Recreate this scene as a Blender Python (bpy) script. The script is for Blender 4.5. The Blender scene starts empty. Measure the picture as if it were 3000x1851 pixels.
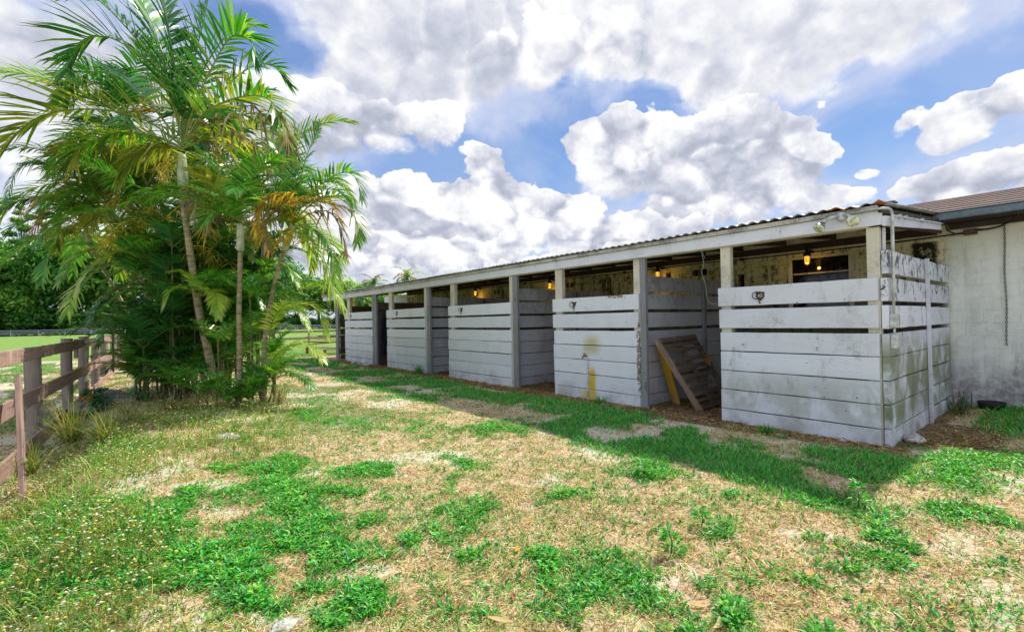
import bpy, math, random
import numpy as np
from mathutils import Vector, Matrix, noise as mnoise

random.seed(7); RNG = np.random.default_rng(7)
scene = bpy.context.scene
COL = scene.collection
R = math.radians

# ------------------------------------------------------------------ camera
F_PX, PITCH, ROLL, YAW, EYE = 1384.56, 9.39654e-3, -1.74914e-2, .672928, 1.6
def cam_axes():
    cp, sp = math.cos(PITCH), math.sin(PITCH)
    F0 = np.array([math.sin(YAW), math.cos(YAW), 0]); R0 = np.array([math.cos(YAW), -math.sin(YAW), 0]); U0 = np.array([0, 0, 1.])
    Fw = F0*cp + U0*sp; U = U0*cp - F0*sp
    cr, sr = math.cos(ROLL), math.sin(ROLL)
    return R0*cr + U*sr, U*cr - R0*sr, Fw
CR, CU, CF = cam_axes()
CO = np.array([0, 0, EYE])
def ray(u, v): return CF + CR*(u-1500)/F_PX - CU*(v-925.5)/F_PX
def on_ground(u, v, z=0.0):
    d = ray(u, v); return CO + d*((z-EYE)/d[2])
def at_depth(u, v, D): return CO + ray(u, v)*D
def px_of(P):
    d = np.asarray(P, float) - CO
    z = d@CF
    return 1500+F_PX*(d@CR)/z, 925.5-F_PX*(d@CU)/z, z
cd = bpy.data.cameras.new('camera'); cam = bpy.data.objects.new('camera', cd); COL.objects.link(cam)
cd.sensor_width = 36; cd.lens = F_PX/3000*36; cd.clip_start = .05; cd.clip_end = 3000
cam.matrix_world = Matrix(((CR[0], CU[0], -CF[0], 0), (CR[1], CU[1], -CF[1], 0), (CR[2], CU[2], -CF[2], EYE), (0, 0, 0, 1)))
scene.camera = cam
scene.view_settings.view_transform = 'Standard'; scene.view_settings.look = 'None'
scene.view_settings.exposure = 0; scene.view_settings.gamma = 1
scene.render.engine = 'CYCLES'
try:
    scene.cycles.use_denoising = True; scene.cycles.denoiser = 'OPENIMAGEDENOISE'; scene.cycles.denoising_input_passes = 'RGB_ALBEDO_NORMAL'; scene.cycles.denoising_prefilter = 'ACCURATE'
    scene.cycles.max_bounces = 7; scene.cycles.diffuse_bounces = 3; scene.cycles.transparent_max_bounces = 12
    scene.cycles.sample_clamp_indirect = 6
except Exception: pass

# ------------------------------------------------------------------ node helpers
class NT:
    def __init__(s, nt): s.nt = nt; s.n = nt.nodes; s.l = nt.links
    def new(s, t, **k):
        nd = s.n.new(t)
        for a, b in k.items(): setattr(nd, a, b)
        return nd
    def put(s, sock, v):
        if isinstance(v, bpy.types.NodeSocket): s.l.new(v, sock)
        elif v is not None: sock.default_value = v
    def math(s, op, a, b=None, c=None, clamp=False):
        nd = s.new('ShaderNodeMath', operation=op, use_clamp=clamp)
        s.put(nd.inputs[0], a)
        if b is not None: s.put(nd.inputs[1], b)
        if c is not None: s.put(nd.inputs[2], c)
        return nd.outputs[0]
    def vmath(s, op, a, b=None, out=0):
        nd = s.new('ShaderNodeVectorMath', operation=op)
        s.put(nd.inputs[0], a)
        if b is not None:
            s.put(nd.inputs['Scale'] if op == 'SCALE' else nd.inputs[1], b)
        return nd.outputs[out]
    def noise(s, vec, scale, detail=4, rough=.5, dist=0, out='Fac', dims='3D'):
        nd = s.new('ShaderNodeTexNoise', noise_dimensions=dims)
        if vec is not None: s.l.new(vec, nd.inputs['Vector'])
        nd.inputs['Scale'].default_value = scale; nd.inputs['Detail'].default_value = detail
        nd.inputs['Roughness'].default_value = rough; nd.inputs['Distortion'].default_value = dist
        return nd.outputs[out]
    def ramp(s, f, lo, hi, a=0., b=1., smooth=True):
        nd = s.new('ShaderNodeMapRange', interpolation_type='SMOOTHSTEP' if smooth else 'LINEAR')
        s.put(nd.inputs['Value'], f); s.put(nd.inputs['From Min'], lo); s.put(nd.inputs['From Max'], hi)
        s.put(nd.inputs['To Min'], a); s.put(nd.inputs['To Max'], b)
        return nd.outputs['Result']
    def mix(s, f, a, b, blend='MIX'):
        nd = s.new('ShaderNodeMix', data_type='RGBA', blend_type=blend)
        s.put(nd.inputs[0], f)
        for i, v in ((6, a), (7, b)):
            if isinstance(v, bpy.types.NodeSocket): s.l.new(v, nd.inputs[i])
            else: nd.inputs[i].default_value = (*v[:3], 1)
        return nd.outputs[2]
    def mapping(s, vec, scale=(1, 1, 1), loc=(0, 0, 0)):
        nd = s.new('ShaderNodeMapping')
        s.l.new(vec, nd.inputs[0]); nd.inputs['Scale'].default_value = scale; nd.inputs['Location'].default_value = loc
        return nd.outputs[0]
    def sep(s, v):
        nd = s.new('ShaderNodeSeparateXYZ'); s.l.new(v, nd.inputs[0]); return nd.outputs
    def bump(s, h, strength=.5, dist=.01, normal=None):
        nd = s.new('ShaderNodeBump'); nd.inputs['Strength'].default_value = strength; nd.inputs['Distance'].default_value = dist
        s.l.new(h, nd.inputs['Height'])
        if normal is not None: s.l.new(normal, nd.inputs['Normal'])
        return nd.outputs[0]
def material(name):
    m = bpy.data.materials.new(name); m.use_nodes = True
    t = NT(m.node_tree); b = t.n['Principled BSDF']
    return m, t, b
def geo(t): return t.new('ShaderNodeNewGeometry').outputs['Position']
def objc(t): return t.new('ShaderNodeTexCoord').outputs['Object']
def attr(t, name, out='Color'):
    nd = t.new('ShaderNodeAttribute'); nd.attribute_name = name; return nd.outputs[out]

def simple(name, col, rough=.6, metal=0, var=.15, scale=8, bump=.2, spec=.5):
    m, t, b = material(name)
    p = geo(t); n = t.noise(p, scale, 6, .6); n2 = t.noise(p, scale*6, 3, .6)
    lo = [c*(1-var*1.6) for c in col]; hi = [min(1, c*(1+var)) for c in col]
    c = t.mix(t.ramp(n, .3, .7), lo, hi)
    c = t.mix(t.ramp(n2, .55, .8, 0, .3), c, [x*.5 for x in col])
    t.l.new(c, b.inputs['Base Color']); b.inputs['Roughness'].default_value = rough; b.inputs['Metallic'].default_value = metal
    b.inputs['Specular IOR Level'].default_value = spec
    if bump: t.l.new(t.bump(n2, bump, .004), b.inputs['Normal'])
    return m

def wood(name, paint=(.82, .85, .925), bare=(.24, .19, .14), dirt=.35, green=0., peel=.1, black=0., dirtcol=(.22, .22, .20), greentop=1.3, rough=.62, stain=False):
    """painted or raw boards: UV runs along the grain (metres), 'tone' is one value per board"""
    m, t, b = material(name)
    uv = t.new('ShaderNodeUVMap'); uv.uv_map = 'grain'; uv = uv.outputs[0]
    tone = attr(t, 'tone', 'Fac'); pos = geo(t)
    gr = t.noise(t.mapping(uv, (2.2, 60, 1)), 1, 6, .65, .3)
    gr2 = t.noise(t.mapping(uv, (.8, 18, 1)), 1, 5, .6, 1.2)
    blot = t.noise(pos, 2.3, 6, .62, .4); fine = t.noise(pos, 38, 4, .7); speck = t.noise(t.mapping(uv, (22, 30, 1)), 1, 2, .5)
    vert = t.noise(t.mapping(pos, (9, 9, 1.1)), 1, 5, .6, .3)
    c = t.mix(t.ramp(tone, 0, 1, 0, 1, False), [x*.86 for x in paint], paint)
    c = t.mix(t.ramp(gr, .35, .75, 0, .22), c, [x*.62 for x in paint])
    c = t.mix(t.ramp(t.math('MULTIPLY', blot, t.ramp(fine, .2, .7, .6, 1.1)), .46-.12*dirt, .72-.1*dirt, 0, min(1, dirt*1.3)), c, dirtcol)
    c = t.mix(t.ramp(t.math('MULTIPLY', vert, blot), .30, .42, 0, .45*dirt), c, dirtcol)
    z = t.sep(pos)[2]
    # splash and grime line near the ground
    c = t.mix(t.math('MULTIPLY', t.ramp(z, .0, .45, .55, 0), t.ramp(blot, .4, .65)), c, (.30, .29, .25))
    if green:
        gm = t.math('MULTIPLY', t.ramp(t.noise(t.mapping(pos, (2.4, 2.4, 2.0), (3, 1, 7)), 1, 6, .6, .5), .36, .56), t.ramp(z, greentop, greentop-.45))
        gm = t.math('MULTIPLY', gm, t.ramp(z, .1, .35, .25, 1))
        c = t.mix(t.math('MULTIPLY', gm, green*.8, clamp=True), c, t.mix(vert, (.10, .12, .05), (.42, .44, .30)))
        gm2 = t.ramp(t.noise(t.mapping(pos, (5, 5, 2.4), (1, 5, 2)), 1, 6, .7, .3), .56, .7)
        c = t.mix(t.math('MULTIPLY', gm2, green*.55, clamp=True), c, (.10, .12, .05))
    if stain:
        # yellow rust stain of the panel with the tap
        s = t.sep(pos)
        def band(y0, w, z0, z1, soft):
            wob = t.math('MULTIPLY_ADD', t.noise(pos, 7, 3, .5), .12, -.06)
            yy = t.math('ABSOLUTE', t.math('SUBTRACT', t.math('ADD', s[1], wob), y0))
            a = t.ramp(yy, w, w*.15)
            return t.math('MULTIPLY', a, t.math('MULTIPLY', t.ramp(s[2], z0-soft, z0+soft), t.ramp(s[2], z1+soft, z1-soft)))
        c = t.mix(t.math('MULTIPLY', band(6.33, .12, .03, .60, .12), 1.3, clamp=True), c, (.70, .47, .06))
        c = t.mix(t.math('MULTIPLY', band(6.34, .32, .92, 1.24, .1), .75, clamp=True), c, (.50, .47, .16))
        c = t.mix(t.math('MULTIPLY', band(6.42, .30, .0, .18, .07), .9, clamp=True), c, (.62, .48, .12))
    if stain:
        sc = t.math('MULTIPLY', band(5.72, .30, 1.985, 2.2, .02), t.ramp(fine, .44, .52)); c = t.mix(t.math('MULTIPLY', sc, 1.5, clamp=True), c, (.25, .15, .07))
        sc = t.math('MULTIPLY', band(5.22, .05, .3, 1.5, .1), t.ramp(t.noise(pos, 25, 5, .7), .42, .52)); c = t.mix(t.math('MULTIPLY', sc, 1.5, clamp=True), c, (.20, .15, .10))
    # dings, knots and nail holes
    vo = t.new('ShaderNodeTexVoronoi', feature='F1'); t.l.new(t.mapping(uv, (9, 12, 1)), vo.inputs['Vector']); vo.inputs['Scale'].default_value = 1
    vs = t.new('ShaderNodeSeparateColor'); t.l.new(vo.outputs['Color'], vs.inputs[0])
    c = t.mix(t.math('MULTIPLY', t.ramp(vo.outputs['Distance'], .13, .06), t.ramp(vs.outputs[0], .70, .72), clamp=True), c, (.06, .05, .045))
    scr = t.noise(t.mapping(uv, (7, 90, 1), (4, 9, 0)), 1, 3, .6, 2.0)
    c = t.mix(t.math('MULTIPLY', t.ramp(scr, .70, .74), t.ramp(blot, .48, .56), clamp=True), c, (.12, .10, .09))
    c = t.mix(t.ramp(speck, .735, .77, 0, .75), c, (.09, .08, .075))
    if black:
        bm = t.ramp(t.math('ADD', t.noise(t.mapping(pos, (9, 9, 5)), 1, 8, .75, .8), t.ramp(z, 1.3, 2.1, -.10, .045)), .56, .60, 0, black)
        c = t.mix(bm, c, (.035, .04, .035))
    # peeling: the bare wood shows through
    pl = t.ramp(t.math('ADD', t.noise(t.mapping(uv, (2.6, 12, 1)), 1, 7, .7, .6), t.math('MULTIPLY', gr2, .25)), .83-.22*peel, .86-.22*peel)
    bw = t.mix(gr, [x*.55 for x in bare], [min(1, x*1.35) for x in bare])
    bw = t.mix(t.ramp(blot, .35, .7, 0, .45), bw, [x*.6 for x in bare])
    bw = t.mix(t.ramp(gr2, .52, .66, 0, .75), bw, [x*.32 for x in bare]); bw = t.mix(t.ramp(vert, .56, .72, 0, .6), bw, [min(1, x*1.5+.04) for x in bare])
    c = t.mix(pl, c, bw) if peel < 1 else t.mix(t.ramp(tone, 0, 1, 0, .35, False), bw, [x*.5 for x in bare])
    t.l.new(c, b.inputs['Base Color'])
    b.inputs['Roughness'].default_value = rough; b.inputs['Specular IOR Level'].default_value = .3
    h = t.math('ADD', t.math('MULTIPLY', gr, .6), t.math('MULTIPLY', fine, .25))
    if peel < 1: h = t.math('SUBTRACT', h, t.math('MULTIPLY', pl, .6))
    t.l.new(t.bump(h, .45, .003), b.inputs['Normal'])
    return m

M = {}
M['board'] = wood('white painted board', dirt=.12, peel=.08, green=.10)
M['board_tap'] = wood('white painted board with rust stain', dirt=.1, peel=.12, green=.05, stain=True)
M['board_near'] = wood('white painted board weathered', dirt=.16, peel=.07, green=.6, greentop=.95)
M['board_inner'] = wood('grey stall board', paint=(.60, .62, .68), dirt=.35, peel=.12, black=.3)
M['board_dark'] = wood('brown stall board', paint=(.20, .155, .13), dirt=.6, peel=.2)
M['board_end'] = wood('white board with mildew', dirt=.35, peel=.12, green=1.2, black=.9, greentop=1.45)
M['fascia'] = wood('white fascia paint', paint=(.80, .83, .93), dirt=.2, peel=.1)
M['trim'] = wood('dirty white trim', paint=(.62, .60, .58), dirt=.7, peel=.3)
M['post'] = wood('cream painted post', paint=(.72, .68, .55), dirt=.4, peel=.15)
M['post_bare'] = wood('grey weathered post', paint=(.30, .31, .34), bare=(.15, .14, .13), dirt=.8, peel=.4)
M['rafter'] = wood('dark rafter', paint=(.07, .05, .035), bare=(.06, .04, .03), dirt=.3, peel=1)
M['fence'] = wood('weathered fence board', paint=(.33, .22, .20), bare=(.46, .30, .25), dirt=.8, peel=1, rough=.8)
M['fence_post'] = wood('grey fence post', bare=(.34, .28, .24), peel=1, rough=.85)
M['fence_far'] = wood('pale fence paint', paint=(.55, .56, .62), dirt=.3, peel=.1)
M['pallet'] = wood('old pallet wood', bare=(.18, .13, .095), peel=1, rough=.85)
M['pallet_lit'] = wood('pallet wood lit tone', bare=(.30, .21, .15), peel=1, rough=.85)  # paler copy of the pallet wood: light on one stringer painted in
M['lumber'] = wood('reddish lumber', bare=(.34, .14, .07), peel=1)
M['lumber_pale'] = wood('pale lumber', bare=(.62, .48, .32), peel=1)
M['yellow'] = wood('mustard painted board', paint=(.62, .36, .025), bare=(.08, .05, .02), dirt=.3, dirtcol=(.1, .06, .01), peel=.25)
M['galv'] = simple('galvanised conduit', (.56, .60, .58), .45, .35, .2, 12)
M['black_pipe'] = simple('black conduit', (.018, .016, .014), .6, 0, .3, 10)
M['iron'] = simple('rusty iron', (.12, .075, .05), .75, .3, .5, 30, .5)
M['brass'] = simple('aged brass tap', (.30, .14, .05), .5, .7, .3, 40)
M['pvc'] = simple('white painted pipe', (.62, .63, .60), .5, 0, .25, 20)
M['dark'] = simple('painted interior dark', (.012, .011, .01), .9, 0, .2, 4, 0)  # near-black colour painted in for the shade inside openings and under the roof
M['gutter'] = simple('blue grey gutter paint', (.16, .22, .25), .5, .1, .25, 3)
M['cloth'] = simple('dark blue cloth', (.018, .03, .06), .95, 0, .3, 20, .6)
M['rubber'] = simple('black rubber', (.02, .02, .02), .6, 0, .3, 20)
M['twine'] = simple('green twine', (.25, .42, .30), .8, 0, .1, 40, 0)

def rock_mat():
    m, t, b = material('pale limestone')
    p = geo(t); c = t.mix(t.ramp(t.noise(p, 14, 8, .65), .35, .65), (.30, .27, .23), (.74, .71, .66))
    c = t.mix(t.ramp(t.noise(p, 40, 5, .7), .58, .68, 0, .7), c, (.14, .12, .10))
    t.l.new(c, b.inputs['Base Color']); b.inputs['Roughness'].default_value = .9
    t.l.new(t.bump(t.noise(p, 30, 8, .7), .8, .02), b.inputs['Normal']); return m
M['rock'] = rock_mat()

def block_mat():
    m, t, b = material('painted block wall')
    pos = geo(t); s = t.sep(pos)
    v = t.new('ShaderNodeCombineXYZ'); t.l.new(s[1], v.inputs[0]); t.l.new(s[2], v.inputs[1])
    wob = t.vmath('ADD', v.outputs[0], t.vmath('SCALE', t.noise(pos, 6, 3, .5, out='Color'), .012))
    br = t.new('ShaderNodeTexBrick'); t.l.new(wob, br.inputs['Vector'])
    br.inputs['Scale'].default_value = 1; br.inputs['Brick Width'].default_value = .41; br.inputs['Row Height'].default_value = .205
    br.inputs['Mortar Size'].default_value = .006; br.inputs['Mortar Smooth'].default_value = .6; br.inputs['Bias'].default_value = 0
    br.inputs['Color1'].default_value = (1, 1, 1, 1); br.inputs['Color2'].default_value = (.9, .9, .9, 1); br.inputs['Mortar'].default_value = (0, 0, 0, 1)
    mort = br.outputs['Fac']
    n1 = t.noise(pos, 1.6, 7, .62, .4); n2 = t.noise(pos, 14, 6, .7); n3 = t.noise(pos, 60, 3, .6); drip = t.noise(t.mapping(pos, (6, 6, .8)), 1, 5, .6, .2)
    # open gable stretch (Y < 1.7): pale with grey-green weathering; under the lean-to: cream, warmer by a painted lamp tint, mouldy
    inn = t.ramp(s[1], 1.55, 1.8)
    pale = t.mix(t.ramp(n1, .3, .7), (.86, .88, .82), (.74, .79, .72))
    pale = t.mix(t.ramp(s[2], 2.1, 3.0, 0, .55), pale, (.52, .50, .30))
    pale = t.mix(t.math('MULTIPLY', t.ramp(s[2], 1.6, .3), t.ramp(n1, .35, .6, .15, .75)), pale, (.62, .62, .72))
    cream = t.mix(t.ramp(n1, .35, .68), (.80, .74, .46), (.56, .52, .27))
    cream = t.mix(t.ramp(s[2], 2.83, 2.86), cream, (.82, .77, .54))
    c = t.mix(inn, pale, cream)
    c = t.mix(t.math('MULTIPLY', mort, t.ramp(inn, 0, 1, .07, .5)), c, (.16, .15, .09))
    blk = t.math('MULTIPLY', t.ramp(t.math('ADD', t.math('MULTIPLY', drip, .5), t.math('MULTIPLY', n2, .55)), .515, .585), t.ramp(n1, .4, .6, .45, 1))
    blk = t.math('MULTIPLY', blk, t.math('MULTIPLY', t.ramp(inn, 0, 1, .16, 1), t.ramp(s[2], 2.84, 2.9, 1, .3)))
    c = t.mix(t.math('MULTIPLY', blk, .95, clamp=True), c, (.045, .04, .022))
    c = t.mix(t.math('MULTIPLY', inn, t.ramp(s[2], 2.25, 1.75, 0, .85)), c, (.06, .055, .045))  # lower inside wall darkened in colour: painted shade behind the board gaps
    cs = t.math('MULTIPLY', t.math('MULTIPLY', t.ramp(t.math('ABSOLUTE', t.math('SUBTRACT', s[1], 1.93)), .22, .12), t.ramp(s[2], 2.84, 2.80)), t.ramp(t.math('ADD', n2, t.math('MULTIPLY', drip, .5)), .55, .72))
    c = t.mix(t.math('MULTIPLY', cs, t.ramp(s[2], 2.1, 2.3), clamp=True), c, (.02, .018, .012))
    base = t.math('MULTIPLY', t.ramp(t.math('ADD', s[2], t.math('MULTIPLY', drip, -1.3)), .45, -.35), t.ramp(n2, .3, .6, .35, 1))
    c = t.mix(t.math('MULTIPLY', base, .75, clamp=True), c, (.16, .13, .12))
    c = t.mix(t.ramp(n3, .64, .72, 0, .35), c, (.2, .2, .15))
    t.l.new(c, b.inputs['Base Color']); b.inputs['Roughness'].default_value = .88; b.inputs['Specular IOR Level'].default_value = .2
    h = t.math('ADD', t.math('MULTIPLY', n3, .35), t.math('ADD', t.math('MULTIPLY', n2, .5), t.math('MULTIPLY', mort, -.6)))
    t.l.new(t.bump(h, .6, .008), b.inputs['Normal'])
    return m
M['block'] = block_mat()

def siding_mat():
    m, t, b = material('pale siding')
    pos = geo(t); s = t.sep(pos)
    l = t.ramp(t.math('FRACT', t.math('MULTIPLY', s[2], 6)), 0, .12)
    c = t.mix(l, (.3, .3, .3), (.72, .72, .74)); t.l.new(c, b.inputs['Base Color']); return m
M['siding'] = siding_mat()

def shingle_mat():
    m, t, b = material('brown asphalt shingle')
    pos = geo(t); s = t.sep(pos)
    v = t.new('ShaderNodeCombineXYZ'); t.l.new(s[1], v.inputs[0]); t.l.new(s[0], v.inputs[1])
    br = t.new('ShaderNodeTexBrick'); t.l.new(v.outputs[0], br.inputs['Vector'])
    br.inputs['Scale'].default_value = 1; br.inputs['Brick Width'].default_value = .33; br.inputs['Row Height'].default_value = .14
    br.inputs['Mortar Size'].default_value = .005; br.inputs['Color1'].default_value = (1, 1, 1, 1); br.inputs['Color2'].default_value = (.55, .55, .55, 1); br.inputs['Mortar'].default_value = (.1, .1, .1, 1)
    c = t.mix(t.ramp(t.noise(pos, 90, 3, .7), .3, .7), (.13, .085, .07), (.36, .25, .21))
    c = t.mix(.45, c, br.outputs['Color'], 'MULTIPLY')
    rows = t.ramp(t.math('FRACT', t.math('MULTIPLY', s[0], 1/.56)), .0, .05)
    c = t.mix(t.math('MULTIPLY', t.math('SUBTRACT', 1, rows), .75), c, (.05, .035, .03))
    c = t.mix(t.ramp(t.noise(pos, 1.5, 5, .6), .45, .7, 0, .35), c, (.30, .22, .19))
    t.l.new(c, b.inputs['Base Color']); b.inputs['Roughness'].default_value = .95
    t.l.new(t.bump(t.noise(pos, 120, 2, .5), .5, .006), b.inputs['Normal']); return m
M['shingle'] = shingle_mat()

def metal_roof_mat():
    m, t, b = material('galvanised corrugated sheet')
    pos = geo(t); s = t.sep(pos)
    c = t.mix(t.ramp(t.noise(pos, 5, 6, .6), .35, .65), (.34, .34, .32), (.66, .67, .65))
    rust = t.math('ADD', t.noise(pos, 4, 7, .65), t.math('MULTIPLY', t.ramp(s[1], 2.7, 2.0, 0, .28), t.ramp(s[0], 8.2, 7.3, 0, 1)))
    rm = t.ramp(rust, .66, .78)
    c = t.mix(rm, c, t.mix(t.noise(pos, 20, 4, .6), (.16, .045, .012), (.62, .24, .05)))
    t.l.new(c, b.inputs['Base Color']); t.l.new(t.ramp(rm, 0, 1, .45, 0), b.inputs['Metallic']); b.inputs['Roughness'].default_value = .5
    return m
M['corr'] = metal_roof_mat()

def glass_dark():
    m, t, b = material('dark window glass')
    b.inputs['Base Color'].default_value = (.008, .008, .009, 1); b.inputs['Roughness'].default_value = .04
    pos = geo(t); t.l.new(t.ramp(t.noise(pos, 8, 4, .6), .4, .7, .03, .25), b.inputs['Roughness']); return m
M['glass'] = glass_dark()

def lamp_mat():
    m, t, b = material('glowing amber glass')
    b.inputs['Base Color'].default_value = (.9, .5, .08, 1)
    pos = objc(t); z = t.sep(pos)[2]
    t.l.new(t.mix(t.ramp(z, -.06, .06), (1, .45, .02), (1, .62, .07)), b.inputs['Emission Color'])
    b.inputs['Emission Strength'].default_value = 1.15; return m
M['lamp'] = lamp_mat()
def reflector_mat():
    m, t, b = material('silvered lamp glass')
    b.inputs['Base Color'].default_value = (.42, .43, .42, 1); b.inputs['Metallic'].default_value = .8; b.inputs['Roughness'].default_value = .22; return m
M['reflector'] = reflector_mat()
def lens_mat():
    m, t, b = material('lamp lens')
    pos = geo(t)
    t.l.new(t.mix(t.ramp(t.noise(pos, 28, 4, .6), .35, .65), (.34, .42, .26), (.86, .86, .74)), b.inputs['Base Color'])
    b.inputs['Roughness'].default_value = .12; return m
M['lens'] = lens_mat()

def leaf_mat(name, trans=.45, rough=.38, spec=.5, gain=1., use='col'):
    m = bpy.data.materials.new(name); m.use_nodes = True; t = NT(m.node_tree); b = t.n['Principled BSDF']; out = t.n['Material Output']
    c = attr(t, use)
    pos = geo(t); n = t.noise(pos, 3.0, 3, .6)
    c = t.mix(t.ramp(n, .3, .7, .0, .25), c, t.mix(1, c, (.55, .6, .5), 'MULTIPLY'))
    if gain != 1: c = t.mix(1, c, (gain, gain, gain), 'MULTIPLY')
    t.l.new(c, b.inputs['Base Color']); b.inputs['Roughness'].default_value = rough; b.inputs['Specular IOR Level'].default_value = spec
    tr = t.new('ShaderNodeBsdfTranslucent')
    t.l.new(t.mix(1, c, (1.6, 1.7, .5), 'MULTIPLY'), tr.inputs[0])
    mx = t.new('ShaderNodeMixShader'); mx.inputs[0].default_value = trans
    t.l.new(b.outputs[0], mx.inputs[1]); t.l.new(tr.outputs[0], mx.inputs[2]); t.l.new(mx.outputs[0], out.inputs[0])
    return m
M['palm_leaf'] = leaf_mat('palm leaflet', .38, .30, .6)
M['dry_leaf'] = leaf_mat('dry palm leaflet', .25, .7, .2)
M['weed_leaf'] = leaf_mat('weed leaf', .30, .42, .4)
M['tree_leaf'] = leaf_mat('tree leaf', .35, .6, .2)
M['dry_grass'] = leaf_mat('dry grass blade', .25, .7, .15)
M['flower'] = leaf_mat('flower head', .15, .7, .1)

def trunk_mat():
    m, t, b = material('ringed palm trunk')
    pos = geo(t); a = attr(t, 'tone', 'Fac'); n = t.noise(pos, 9, 6, .65); n2 = t.noise(pos, 45, 4, .6)
    c = t.mix(t.ramp(n, .35, .68), (.14, .125, .06), (.46, .36, .20))
    c = t.mix(t.ramp(n2, .5, .75, 0, .6), c, (.56, .48, .36))
    c = t.mix(t.ramp(t.noise(pos, 3, 4, .6), .5, .7, 0, .7), c, (.20, .22, .07))
    fr = t.math('FRACT', t.math('ADD', a, t.math('MULTIPLY', n, .12)))
    ring = t.ramp(t.math('ABSOLUTE', t.math('SUBTRACT', fr, .5)), .43, .49)
    c = t.mix(t.math('MULTIPLY', ring, .8), c, (.66, .60, .50))
    t.l.new(c, b.inputs['Base Color']); b.inputs['Roughness'].default_value = .75
    t.l.new(t.bump(t.math('ADD', n2, t.math('MULTIPLY', ring, .8)), .5, .01), b.inputs['Normal']); return m
M['trunk'] = trunk_mat()
M['shaft'] = simple('pale green crownshaft', (.46, .52, .36), .45, 0, .25, 7)
M['bark'] = simple('grey bark', (.20, .17, .15), .9, 0, .35, 5, .8)
M['stem'] = simple('green brown stem', (.13, .15, .04), .6, 0, .35, 9, 0)
M['stalk'] = simple('yellow green flower stalk', (.66, .54, .04), .6, 0, .35, 12, 0)
M['dead_stalk'] = simple('dry flower stalk', (.34, .22, .20), .8, 0, .4, 14, 0)

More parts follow.
